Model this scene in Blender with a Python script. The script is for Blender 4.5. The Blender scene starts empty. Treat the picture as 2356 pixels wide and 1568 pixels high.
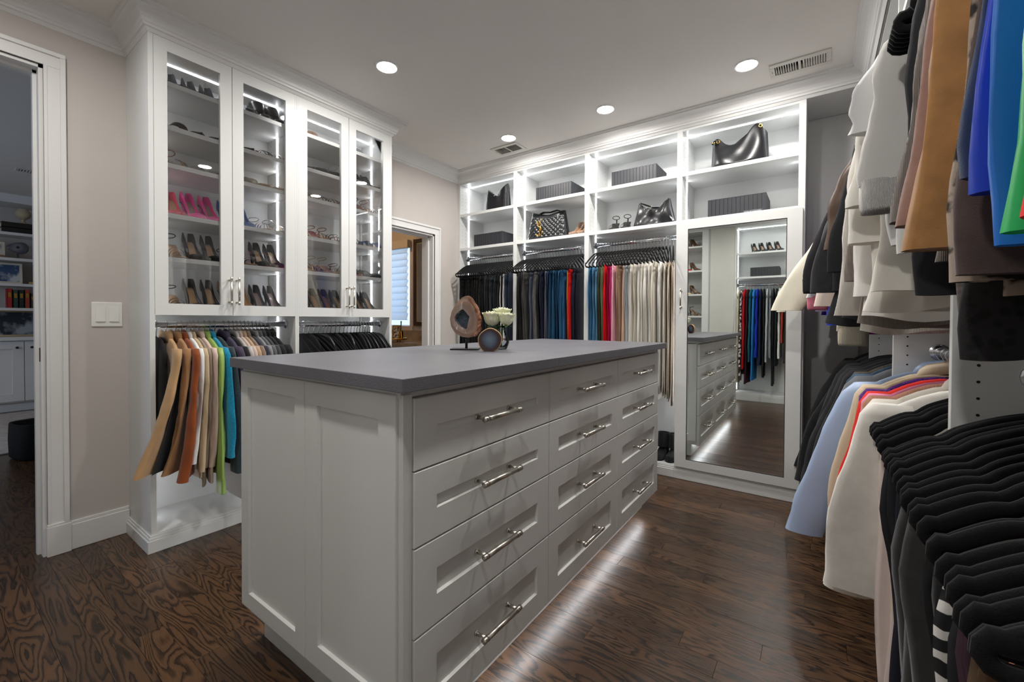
import bpy, math, random
from mathutils import Vector, Matrix, noise
PI = math.pi
sc = bpy.context.scene
COL = sc.collection

# ------------------------------------------------------------------ camera
F, YAW, PIT, ROL, CCY = 984.97, .6214, .0138, .0046, -33.58
fw = Vector((-math.sin(YAW)*math.cos(PIT), math.cos(YAW)*math.cos(PIT), -math.sin(PIT)))
rt0 = Vector((math.cos(YAW), math.sin(YAW), 0)); up0 = rt0.cross(fw)
rt = rt0*math.cos(ROL)+up0*math.sin(ROL); up = -rt0*math.sin(ROL)+up0*math.cos(ROL)
cd = bpy.data.cameras.new('camera'); cam = bpy.data.objects.new('camera', cd); COL.objects.link(cam)
R = Matrix((rt, up, -fw)).transposed().to_4x4(); R.translation = Vector((0, 0, 1.05))
cam.matrix_world = R
cd.sensor_width = 36; cd.lens = F/2356*36; cd.shift_y = CCY/2356; cd.clip_start = .02
sc.camera = cam
# ------------------------------------------------------------------ world and exposure
w = bpy.data.worlds.new('world'); sc.world = w; w.use_nodes = True
w.node_tree.nodes['Background'].inputs[0].default_value = (.75, .85, 1, 1)
w.node_tree.nodes['Background'].inputs[1].default_value = .25
sc.view_settings.view_transform = 'Standard'; sc.view_settings.look = 'None'
sc.view_settings.gamma = 1; sc.view_settings.use_curve_mapping = False
sc.view_settings.exposure = 0.92
LAMP = 270.0      # downlight lens radiance
STRIP = 8.0      # led strip radiance
CEIL = 2.42

# ------------------------------------------------------------------ materials
def lin(c):
    return tuple((x/255/12.92 if x/255 <= .04045 else ((x/255+.055)/1.055)**2.4) for x in c)
MATS = {}
def newmat(name):
    m = bpy.data.materials.new(name); m.use_nodes = True
    nt = m.node_tree; return m, nt, nt.nodes['Principled BSDF']
def N(nt, t, **kw):
    n = nt.nodes.new(t)
    for k, v in kw.items():
        if k in n.inputs: n.inputs[k].default_value = v
        else: setattr(n, k, v)
    return n
def noise_bump(nt, b, scale, strength, dist=.002, detail=4, vec=None):
    n = N(nt, 'ShaderNodeTexNoise', Scale=scale, Detail=detail)
    if vec is None: vec = N(nt, 'ShaderNodeTexCoord').outputs['Object']
    nt.links.new(vec, n.inputs['Vector'])
    bp = N(nt, 'ShaderNodeBump', Strength=strength, Distance=dist)
    nt.links.new(n.outputs[0], bp.inputs['Height']); nt.links.new(bp.outputs[0], b.inputs['Normal'])
    return n
def vary(nt, b, rgb, scale, amt, vec=None):
    """gentle noise variation of a base colour"""
    n = N(nt, 'ShaderNodeTexNoise', Scale=scale, Detail=5)
    if vec is None: vec = N(nt, 'ShaderNodeTexCoord').outputs['Object']
    nt.links.new(vec, n.inputs['Vector'])
    r = N(nt, 'ShaderNodeValToRGB')
    r.color_ramp.elements[0].position = .3; r.color_ramp.elements[1].position = .7
    r.color_ramp.elements[0].color = tuple(c*(1-amt) for c in rgb)+(1,)
    r.color_ramp.elements[1].color = tuple(min(1, c*(1+amt)) for c in rgb)+(1,)
    nt.links.new(n.outputs[0], r.inputs[0]); nt.links.new(r.outputs[0], b.inputs['Base Color'])
    return r
def plain(name, c, rough=.5, metal=0, bump=0, bs=200, amt=.03, vs=6, spec=None):
    if name in MATS: return MATS[name]
    m, nt, b = newmat(name); rgb = lin(c)
    vary(nt, b, rgb, vs, amt)
    b.inputs['Roughness'].default_value = rough; b.inputs['Metallic'].default_value = metal
    if spec is not None: b.inputs['Specular IOR Level'].default_value = spec
    if bump: noise_bump(nt, b, bs, bump)
    MATS[name] = m; return m
def fabric(c, kind='wool'):
    key = 'fabric_%s_%02x%02x%02x' % (kind, *c)
    if key in MATS: return MATS[key]
    m, nt, b = newmat(key); rgb = lin(c)
    P = dict(wool=(.95, 800, .22, .18, 30), denim=(.9, 600, .5, .38, 14), satin=(.38, 60, .15, .06, 8), knit=(.95, 160, 1.0, .22, 160),
             suede=(.95, 500, .35, .16, 12), cotton=(.85, 600, .2, .06, 10), velvet=(.9, 700, .4, .25, 300), fur=(1, 220, 1.0, .35, 120), rib=(.9, 300, .4, .1, 40))[kind]
    if sum(c) > 420: P = P[:3]+(P[3]*.35,)+P[4:]
    tc = N(nt, 'ShaderNodeTexCoord')
    vec = tc.outputs['Object']
    if kind == 'denim':
        mp = N(nt, 'ShaderNodeMapping'); mp.inputs['Scale'].default_value = (3, 3, .5)
        nt.links.new(vec, mp.inputs[0]); vary(nt, b, rgb, P[4], P[3], mp.outputs[0])
    else: vary(nt, b, rgb, P[4], P[3], vec)
    b.inputs['Roughness'].default_value = P[0]
    b.inputs['Specular IOR Level'].default_value = .25 if kind != 'satin' else .5
    if kind in ('wool', 'velvet', 'suede', 'knit', 'fur'):
        b.inputs['Sheen Weight'].default_value = .08 if sum(c) < 150 else .2; b.inputs['Sheen Roughness'].default_value = .5
    if kind == 'rib':
        wv = N(nt, 'ShaderNodeTexWave', Scale=150.0, Distortion=.6); wv.bands_direction = 'X'
        nt.links.new(vec, wv.inputs[0]); bp = N(nt, 'ShaderNodeBump', Strength=.8, Distance=.003)
        nt.links.new(wv.outputs[1], bp.inputs['Height']); nt.links.new(bp.outputs[0], b.inputs['Normal'])
    else:
        noise_bump(nt, b, P[1], P[2], .0015 if kind != 'fur' else .006, 3, vec)
    MATS[key] = m; return m
def two_tone(name, c1, c2, kind='stripe', scale=40., lo=.48, hi=.52, axis='Z', rough=.85, dist=1.0):
    if name in MATS: return MATS[name]
    m, nt, b = newmat(name)
    tc = N(nt, 'ShaderNodeTexCoord')
    if kind == 'stripe':
        t = N(nt, 'ShaderNodeTexWave', Scale=scale, Distortion=dist); t.bands_direction = axis; out = t.outputs[1]
        t.inputs['Detail Scale'].default_value = 2
    elif kind == 'blotch': t = N(nt, 'ShaderNodeTexNoise', Scale=scale, Detail=3.); out = t.outputs[0]
    else: t = N(nt, 'ShaderNodeTexVoronoi', Scale=scale); out = t.outputs[0]
    nt.links.new(tc.outputs['Object'], t.inputs['Vector'])
    r = N(nt, 'ShaderNodeValToRGB'); e = r.color_ramp.elements
    e[0].position = lo; e[1].position = hi; e[0].color = lin(c1)+(1,); e[1].color = lin(c2)+(1,)
    nt.links.new(out, r.inputs[0]); nt.links.new(r.outputs[0], b.inputs['Base Color'])
    b.inputs['Roughness'].default_value = rough
    noise_bump(nt, b, 500, .2)
    MATS[name] = m; return m
def emit(name, c, s):
    m, nt, b = newmat(name); b.inputs['Base Color'].default_value = (.9, .9, .9, 1)
    b.inputs['Emission Color'].default_value = (*c, 1); b.inputs['Emission Strength'].default_value = s
    return m
def glass_pane(name, tint=(1, 1, 1), base=.04):
    m, nt, b = newmat(name); nt.nodes.remove(b)
    out = nt.nodes['Material Output']
    tr = N(nt, 'ShaderNodeBsdfTransparent'); tr.inputs[0].default_value = (*tint, 1)
    gl = N(nt, 'ShaderNodeBsdfGlossy', Roughness=.01)
    fr = N(nt, 'ShaderNodeFresnel', IOR=1.5); mx = N(nt, 'ShaderNodeMixShader')
    nt.links.new(fr.outputs[0], mx.inputs[0]); nt.links.new(tr.outputs[0], mx.inputs[1]); nt.links.new(gl.outputs[0], mx.inputs[2])
    nt.links.new(mx.outputs[0], out.inputs[0]); return m
def wood_floor():
    m, nt, b = newmat('stained_oak')
    g = N(nt, 'ShaderNodeNewGeometry'); oi = N(nt, 'ShaderNodeObjectInfo')
    cmb = N(nt, 'ShaderNodeVectorMath', operation='MULTIPLY_ADD')
    vv = N(nt, 'ShaderNodeCombineXYZ')
    for i, k in enumerate((37., 91., 53.)):
        mm = N(nt, 'ShaderNodeMath', operation='MULTIPLY'); mm.inputs[1].default_value = k
        nt.links.new(oi.outputs['Random'], mm.inputs[0]); nt.links.new(mm.outputs[0], vv.inputs[i])
    add = N(nt, 'ShaderNodeVectorMath', operation='ADD')
    nt.links.new(g.outputs['Position'], add.inputs[0]); nt.links.new(vv.outputs[0], add.inputs[1])
    mp = N(nt, 'ShaderNodeMapping'); mp.inputs['Scale'].default_value = (2.1, 13, 1)
    nt.links.new(add.outputs[0], mp.inputs[0])
    n1 = N(nt, 'ShaderNodeTexNoise', Scale=1.0, Detail=2., Roughness=.45, Distortion=.35)
    nt.links.new(mp.outputs[0], n1.inputs['Vector'])
    mu = N(nt, 'ShaderNodeMath', operation='MULTIPLY'); mu.inputs[1].default_value = 15
    nt.links.new(n1.outputs[0], mu.inputs[0])
    mp2 = N(nt, 'ShaderNodeMapping'); mp2.inputs['Scale'].default_value = (25, 330, 1)
    nt.links.new(add.outputs[0], mp2.inputs[0])
    n2 = N(nt, 'ShaderNodeTexNoise', Scale=1., Detail=2.); nt.links.new(mp2.outputs[0], n2.inputs['Vector'])
    a2 = N(nt, 'ShaderNodeMath', operation='MULTIPLY_ADD'); a2.inputs[1].default_value = .55
    nt.links.new(n2.outputs[0], a2.inputs[0]); nt.links.new(mu.outputs[0], a2.inputs[2])
    fr = N(nt, 'ShaderNodeMath', operation='FRACT'); nt.links.new(a2.outputs[0], fr.inputs[0])
    rp = N(nt, 'ShaderNodeValToRGB'); e = rp.color_ramp.elements
    e[0].position = 0; e[0].color = lin((27, 19, 14))+(1,)
    e[1].position = 1; e[1].color = lin((80, 57, 38))+(1,)
    x = e.new(.22); x.color = lin((50, 34, 23))+(1,)
    x = e.new(.55); x.color = lin((90, 64, 43))+(1,)
    nt.links.new(fr.outputs[0], rp.inputs[0])
    hv = N(nt, 'ShaderNodeHueSaturation'); 
    mr = N(nt, 'ShaderNodeMapRange'); mr.inputs[3].default_value = .6; mr.inputs[4].default_value = 1.15
    nt.links.new(oi.outputs['Random'], mr.inputs[0]); nt.links.new(mr.outputs[0], hv.inputs['Value'])
    nt.links.new(rp.outputs[0], hv.inputs['Color']); nt.links.new(hv.outputs[0], b.inputs['Base Color'])
    b.inputs['Roughness'].default_value = .3
    bp = N(nt, 'ShaderNodeBump', Strength=.22, Distance=.0012); nt.links.new(a2.outputs[0], bp.inputs['Height'])
    bp2 = N(nt, 'ShaderNodeBump', Strength=.25, Distance=.0008); nt.links.new(fr.outputs[0], bp2.inputs['Height'])
    nt.links.new(bp2.outputs[0], b.inputs['Normal'])
    return m

WHITE = plain('white_lacquer', (219, 220, 218), .38, amt=.01)
ISLE = plain('island_paint', (222, 223, 220), .4, amt=.01)
TRIM = plain('trim_paint', (226, 225, 223), .42, amt=.01)
WALL = plain('wall_paint', (200, 193, 187), .8, bump=.06, bs=250, amt=.015)
CEILM = plain('ceiling_paint', (228, 224, 219), .85, bump=.05, bs=200, amt=.01)
CHROME = plain('chrome', (218, 220, 223), .2, 1, amt=.01)
STEEL = plain('brushed_nickel', (208, 203, 194), .32, 1, amt=.05, vs=300)
VELVET = fabric((15, 15, 17), 'velvet')
VELVET.node_tree.nodes['Principled BSDF'].inputs['Sheen Weight'].default_value = .04
BLACKM = plain('black_metal', (24, 24, 26), .45)
HOLE = plain('pin_hole_painted_shade', (25, 22, 20), .9)  # shade inside the shelf pin holes, painted as flat dark discs
FLOOR = wood_floor()
GLASS = glass_pane('door_glass')
LED = emit('led_strip_light', (.93, .95, 1.0), STRIP)
LENS = emit('lamp_lens_light', (1, .97, .93), LAMP)
GOLD = plain('gold', (212, 165, 80), .25, 1, amt=.05)
LEATHER = plain('black_leather', (24, 24, 27), .34, bump=.25, bs=260)

# ------------------------------------------------------------------ mesh builder
class MB:
    def __init__(s): s.v = []; s.f = []
    def box(s, x0, x1, y0, y1, z0, z1):
        n = len(s.v)
        s.v += [(x, y, z) for z in (z0, z1) for y in (y0, y1) for x in (x0, x1)]
        s.f += [tuple(n+i for i in q) for q in ((0, 2, 3, 1), (4, 5, 7, 6), (0, 1, 5, 4), (2, 6, 7, 3), (0, 4, 6, 2), (1, 3, 7, 5))]
        return s
    def loft(s, rings, closed=True, cap0=True, cap1=True):
        n0 = len(s.v); k = len(rings[0])
        for r in rings: s.v += [tuple(p) for p in r]
        for i in range(len(rings)-1):
            for j in range(k if closed else k-1):
                a = n0+i*k+j; b = n0+i*k+(j+1) % k
                s.f.append((a, b, b+k, a+k))
        if closed and cap0: s.f.append(tuple(n0+j for j in reversed(range(k))))
        if closed and cap1: s.f.append(tuple(n0+(len(rings)-1)*k+j for j in range(k)))
        return s
    def tube(s, pts, r, n=8, loop=False, flat=1.0):
        pts = [Vector(p) for p in pts]; m = len(pts); rs = r if isinstance(r, (list, tuple)) else [r]*m
        rings = []; nrm = None
        for i, p in enumerate(pts):
            if loop: t = pts[(i+1) % m]-pts[i-1]
            else: t = pts[min(i+1, m-1)]-pts[max(i-1, 0)]
            t.normalize()
            if nrm is None:
                a = Vector((0, 0, 1)) if abs(t.z) < .9 else Vector((1, 0, 0))
                nrm = a.cross(t).normalized()
            else: nrm = (nrm-t*nrm.dot(t)).normalized()
            b = t.cross(nrm)
            rings.append([p+nrm*math.cos(2*PI*j/n)*rs[i]+b*math.sin(2*PI*j/n)*rs[i]*flat for j in range(n)])
        if loop: rings.append(rings[0]); return s.loft(rings, True, False, False)
        return s.loft(rings)
    def lathe(s, prof, n=20, cx=0, cy=0, cap=False):
        rings = [[(cx+r*math.cos(2*PI*j/n), cy+r*math.sin(2*PI*j/n), z) for j in range(n)] for r, z in prof]
        return s.loft(rings, True, cap, cap)
    def prism(s, out, d0, d1, axis='y'):
        """outline of 2D points extruded along axis (x: (y,z), y: (x,z), z: (x,y))"""
        def P(a, b, d): return {'x': (d, a, b), 'y': (a, d, b), 'z': (a, b, d)}[axis]
        return s.loft([[P(a, b, d0) for a, b in out], [P(a, b, d1) for a, b in out]])
    def sweep_rect(s, pts, hw, hh, up=(0, 1, 0), loop=False, hf=None):
        """rectangular section: hw along 'up' axis, hh perpendicular in the path plane"""
        pts = [Vector(p) for p in pts]; U = Vector(up); m = len(pts); rings = []
        for i, p in enumerate(pts):
            t = (pts[(i+1) % m]-pts[i-1]) if loop else (pts[min(i+1, m-1)]-pts[max(i-1, 0)])
            t.normalize(); b = t.cross(U).normalized()
            if hf: hh = hf(p)
            rings.append([p+U*hw*math.cos(PI*j/4+PI/8)*1.08+b*hh*math.sin(PI*j/4+PI/8)*1.08 for j in range(8)])
        if loop: rings.append(rings[0]); return s.loft(rings, True, False, False)
        return s.loft(rings)
    def build(s, name, mat, parent=None, smooth=False, bevel=0, loc=None, rot=None):
        me = bpy.data.meshes.new(name); me.from_pydata([tuple(p) for p in s.v], [], s.f); me.update()
        me.materials.append(mat)
        if smooth: me.polygons.foreach_set('use_smooth', [True]*len(me.polygons))
        o = bpy.data.objects.new(name, me); COL.objects.link(o)
        if parent: o.parent = parent
        if loc: o.location = loc
        if rot: o.rotation_euler = rot
        if bevel:
            b = o.modifiers.new('bevel', 'BEVEL'); b.width = bevel; b.segments = 2; b.limit_method = 'ANGLE'
            b.angle_limit = .6; b.harden_normals = False
        return o
def box(name, mat, x0, x1, y0, y1, z0, z1, parent=None, bevel=0):
    return MB().box(x0, x1, y0, y1, z0, z1).build(name, mat, parent, bevel=bevel)
def tag(o, label, cat, group=None):
    o['label'] = label; o['category'] = cat
    if group: o['group'] = group
    return o
def struct(o):
    o['kind'] = 'structure'; return o
def thing(name, label, cat, loc=(0, 0, 0), rz=0, group=None):
    o = bpy.data.objects.new(name, None); COL.objects.link(o); o.empty_display_size = .05
    o.location = loc; o.rotation_euler = (0, 0, rz); return tag(o, label, cat, group)
def empty_struct(name, loc=(0, 0, 0)):
    o = bpy.data.objects.new(name, None); COL.objects.link(o); o.empty_display_size = .05; o.location = loc
    return struct(o)
def copy_tree(o, parent=None):
    c = o.copy(); COL.objects.link(c); c.parent = parent
    for ch in list(o.children): copy_tree(ch, c)
    return c
def mesh_obj(name, me, parent):
    o = bpy.data.objects.new(name, me); COL.objects.link(o); o.parent = parent; return o
def sm(t): t = max(0, min(1, t)); return t*t*(3-2*t)
def interp(tab, t):
    for (a, va), (b, vb) in zip(tab, tab[1:]):
        if t <= b: return va+(vb-va)*sm((t-a)/(b-a)) if b > a else vb
    return tab[-1][1]

# ------------------------------------------------------------------ room shell
WX = -2.761; YB = 2.977; YW = 3.33; XR = .214; YN = -.54
NW = -.92
fl = struct(box('floor', FLOOR, -2.895, .7, NW, 3.42, -.05, -.006))
random.seed(11)
pm = {}
def plank(x0, x1, y):
    if 'm' not in pm:
        o = MB().box(0, 1, 0, .0783, -.02, 0).build('plank', FLOOR, fl); pm['m'] = o.data
        b = None
    else:
        o = mesh_obj('plank', pm['m'], fl)
    o.location = (x0, y, random.uniform(-.0005, .0003)); o.scale = (x1-x0-.0012, 1, 1)
y = -.62
while y < 3.02:
    x = -2.9-random.uniform(0, .7)
    while x < .26:
        ln = random.uniform(.55, 1.35)
        a, b = max(x, -2.9), min(x+ln, .26)
        if b-a > .02: plank(a, b, y)
        x += ln
    y += .0792
def slab_with_holes(name, mat, x0, x1, y0, y1, z0, z1, hs):
    """flat slab made of boxes around rectangular openings hs (x0,x1,y0,y1), openings do not share x ranges"""
    mb = MB(); xs = x0
    for a, b, c, d in sorted(hs):
        mb.box(xs, a, y0, y1, z0, z1); mb.box(a, b, y0, c, z0, z1); mb.box(a, b, d, y1, z0, z1); xs = b
    mb.box(xs, x1, y0, y1, z0, z1); return struct(mb.build(name, mat))
slab_with_holes('ceiling', CEILM, -2.9, .7, NW, 3.42, CEIL, CEIL+.05, [(-.098-.115, -.098+.115, 2.752-.047, 2.752+.047), (-2.03-.105, -2.03+.105, 2.775-.052, 2.775+.052)])
# left wall with two openings: study door y<.335 , bathroom door y 2.0..2.668
D1T, D2T = 2.15, 1.80
mb = MB()
mb.box(WX-.13, WX, NW, -.45, 0, CEIL)
mb.box(WX-.13, WX, -.45, .335, D1T, CEIL)
mb.box(WX-.13, WX, .335, 1.98, 0, CEIL)
mb.box(WX-.13, WX, 1.98, 2.668, D2T, CEIL)
mb.box(WX-.13, WX, 2.668, 3.42, 0, CEIL)
struct(mb.build('wall_left', WALL))
struct(box('wall_back', WALL, WX, .7, YW, YW+.09, 0, CEIL))
struct(box('wall_right', WALL, .575, .7, NW, 3.42, 0, CEIL))
struct(box('wall_near', WALL, -2.9, .7, NW-.08, NW, 0, CEIL))
# crown moulding
PROF = [(0, 2.3225), (.002, 2.3225), (.012, 2.336), (.020, 2.338), (.022, 2.348), (.027, 2.352), (.030, 2.364), (.037, 2.378), (.048, 2.39), (.061, 2.397), (.069, 2.4), (.07, 2.408), (.078, 2.411), (.08, 2.4199), (0, 2.4199)]
def crown(name, path, prof=PROF):
    rings = []
    for i, p in enumerate(path):
        p = Vector(p); ds = []
        if i > 0: ds.append((p-Vector(path[i-1])).normalized())
        if i < len(path)-1: ds.append((Vector(path[i+1])-p).normalized())
        ns = [Vector((d.y, -d.x)) for d in ds]
        m = ns[0] if len(ns) == 1 else (ns[0]+ns[1])/(1+ns[0].dot(ns[1]))
        rings.append([(p.x+m.x*a, p.y+m.y*a, z) for a, z in prof])
    return struct(MB().loft(rings).build(name, TRIM))
crown('trim_1', [(WX, NW), (WX, .612), (-2.427, .612), (-2.427, 1.945), (WX, 1.945), (WX, YB), (.207, YB), (.207, NW)])
# fascia over the closet corner and soffit
struct(box('trim_2', WHITE, -.07, .205, YB, YW, 2.322, 2.41))
# door casings
def casing(name, y0, y1, zt, cw=.068):
    e = empty_struct(name)
    def leg(ya, yb, inner):
        mb = MB(); s = 1 if inner > ya else -1
        mb.box(WX, WX+.014, ya, yb, .135, zt)
        o = ya if s > 0 else yb; i = yb if s > 0 else ya
        mb.box(WX, WX+.022, min(o, o+s*.018), max(o, o+s*.018), .135, zt+cw-.018)
        mb.box(WX, WX+.018, min(i, i-s*.012), max(i, i-s*.012), .135, zt)
        mb.box(WX, WX+.026, ya-.004, yb+.004, 0, .13); mb.box(WX, WX+.022, ya-.002, yb+.002, .13, .14)
        mb.build('casing_leg', TRIM, e, bevel=.002)
    leg(y0-cw, y0, y0+1); leg(y1, y1+cw, y1-1)
    mb = MB(); mb.box(WX, WX+.014, y0-cw, y1+cw, zt, zt+cw)
    mb.box(WX, WX+.022, y0-cw, y1+cw, zt+cw-.018, zt+cw); mb.box(WX, WX+.018, y0, y1, zt, zt+.012)
    mb.build('casing_head', TRIM, e, bevel=.002)
    mb = MB()
    mb.box(WX-.135, WX+.004, y0-.005, y0+.014, 0, zt); mb.box(WX-.135, WX+.004, y1-.014, y1+.005, 0, zt)
    mb.box(WX-.135, WX+.004, y0, y1, zt-.014, zt+.005)
    mb.box(WX-.08, WX-.045, y1-.026, y1-.014, 0, zt-.014); mb.box(WX-.08, WX-.045, y0+.014, y1-.014, zt-.026, zt-.014)
    mb.build('jamb', TRIM, e)
    return e
d1 = casing('door_1', -.45, .335, D1T); d2 = casing('door_2', 1.98, 2.668, D2T)
box('strike_plate', plain('dark_bronze', (60, 48, 40), .4, .8), WX-.03, WX-.012, .319, .322, .86, .92, d1)
# baseboards
def baseb(name, x0, x1, y0, y1):
    mb = MB(); mb.box(x0, x1, y0, y1, 0, .115)
    if x1-x0 < y1-y0: mb.box(x0, x0+(x1-x0)*.6, y0, y1, .115, .13)
    else: mb.box(x0, x1, y1-(y1-y0)*.6, y1, .115, .13)
    struct(mb.build(name, TRIM, bevel=.003))
baseb('baseboard_left', WX, WX+.016, .407, .611)
baseb('baseboard_back', WX, WX+.016, 2.742, YB)
# light switch
sw = thing('light_switch', 'white double rocker light switch plate on the beige wall beside the door casing', 'light switch', (WX, .536, 1.07))
PL = plain('switch_plastic', (238, 237, 232), .35)
box('plate', PL, 0, .006, -.055, .055, -.058, .058, sw, .003)
for s in (-.024, .024):
    r = MB().prism([(.006, -.034), (.011, -.034), (.0075, .034), (.006, .034)], s-.0165, s+.0165, 'y').build('rocker', PL, sw)
    box('rocker_slot', PL, .0055, .0068, s-.019, s+.019, -.0365, .0365, sw)
    for z in (-.048, .048): MB().lathe([(.003, 0), (.003, .001), (0, .0012)], 8).build('screw', PL, sw, loc=(.006, s, z), rot=(0, PI/2, 0))

# ------------------------------------------------------------------ downlights and vents
for x, y, lb in ((-1.918, 1.503, 'round recessed downlight in the ceiling out over the island'), (-.329, 2.603, 'round recessed downlight beside the long air vent near the right wall'),
        (-1.139, 2.619, 'round recessed downlight by the crown above the third bay of bags'), (-1.909, 2.61, 'round recessed downlight next to the small square air vent'),
        # the lamp mirrored in the cabinet door glass, and the row whose light throws the counter's shadow down the island's end panels
        (-.375, 1.535, 'round recessed downlight above the aisle, mirrored in the cabinet glass'), (-1.918, .115, 'round recessed downlight in the ceiling near the study door'), (-.375, .115, 'round recessed downlight in the ceiling above the entry aisle')):
    off = '' if y > 1.6 or x < -1.5 and y > 1 else '_offscreen'
    t = thing('recessed_downlight'+off, lb, 'ceiling light', (x, y, CEIL), 0, 'recessed ceiling downlights')
    MB().lathe([(.062, 0), (.061, -.004), (.052, -.005), (.048, -.001), (.048, 0)], 28).build('trim_ring', plain('lamp_trim', (240, 240, 238), .4), t, True)
    MB().lathe([(.048, -.0012), (.02, -.0022), (0, -.0024)], 28).build('lens'+off, LENS, t, True)
def vent(label, loc, L, W, rz, n):
    t = thing('air_vent', label, 'air vent', loc, rz, 'ceiling air vents')
    VM = plain('vent_enamel', (214, 210, 202), .5); VD = plain('galvanised_duct', (150, 150, 148), .5, .3)
    mb = MB(); fw_ = .022
    mb.box(-L/2, L/2, -W/2, -W/2+fw_+.008, -.007, 0); mb.box(-L/2, L/2, W/2-fw_-.008, W/2, -.007, 0)
    iw = W/2-fw_-.008; mb.box(-L/2, -L/2+fw_, -iw, iw, -.007, 0); mb.box(L/2-fw_, L/2, -iw, iw, -.007, 0); mb.box(-.006, .006, -iw, iw, -.007, 0)
    mb.build('frame', VM, t, bevel=.002)
    mb = MB(); dl, dw = L/2-.02, W/2-.028
    mb.box(-dl-.004, dl+.004, -dw-.004, dw+.004, .16, .164); mb.box(-dl-.004, -dl, -dw-.004, dw+.004, .02, .16); mb.box(dl, dl+.004, -dw-.004, dw+.004, .02, .16)
    mb.box(-dl, dl, -dw-.004, -dw, .02, .16); mb.box(-dl, dl, dw, dw+.004, .02, .16); mb.build('duct', VD, t)
    for h in (-1, 1):
        for k in range(n):
            x = h*(.012+(k+.5)*(L/2-fw_-.014)/n)
            MB().prism([(x-.0035, -.0012), (x-.0025, -.0012), (x+.0035+.001*h, -.006), (x+.0025+.001*h, -.006)], -W/2+.03, W/2-.03, 'y').build('slat', VM, t)
    MB().tube([(-L/2+.012, -.01, -.008), (-L/2+.012, .004, -.012)], .0015, 6).build('lever', VD, t)
vent('long white slatted ceiling vent near the right wall crown', (-.098, 2.752, CEIL), .27, .15, 0, 9)
vent('square white slatted ceiling vent above the second bay of bags', (-2.03, 2.775, CEIL), .25, .16, 0, 9)

# ------------------------------------------------------------------ generic closet pieces
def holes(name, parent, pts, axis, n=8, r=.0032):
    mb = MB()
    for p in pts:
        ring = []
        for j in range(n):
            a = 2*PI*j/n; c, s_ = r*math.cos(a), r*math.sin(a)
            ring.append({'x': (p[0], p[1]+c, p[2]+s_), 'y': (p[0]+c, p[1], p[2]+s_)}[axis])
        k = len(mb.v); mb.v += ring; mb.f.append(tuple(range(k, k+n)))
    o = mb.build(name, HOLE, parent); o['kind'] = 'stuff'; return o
def bar_handle(parent, p0, p1, out, stand=.03, r=.0075):
    """bar from p0 to p1 offset along 'out' from the face, two posts, knurled grip"""
    p0, p1, out = Vector(p0), Vector(p1), Vector(out); d = (p1-p0).normalized(); L = (p1-p0).length
    a, b = p0+out*stand, p1+out*stand
    mb = MB(); mb.tube([a, a+d*.018], r, 14); mb.tube([b-d*.018, b], r, 14); mb.tube([a+d*.018, b-d*.018], r*.93, 14)
    for q in (p0+d*.014, p1-d*.014): mb.tube([q, q+out*.004], r*.95, 12); mb.tube([q+out*.004, q+out*stand], r*.72, 12)
    for q in (.018, L-.018): mb.tube([a+d*(q-.0015), a+d*(q+.0015)], r*1.06, 14)
    return mb.build('handle', STEEL, parent, True)
def rod(parent, a, b, r=.0155):
    a, b = Vector(a), Vector(b); d = (b-a).normalized()
    mb = MB(); mb.tube([a, b], r, 16); mb.tube([a, a+d*.008], r*1.75, 16); mb.tube([b-d*.008, b], r*1.75, 16)
    return mb.build('hanging_rod', CHROME, parent, True)

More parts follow.
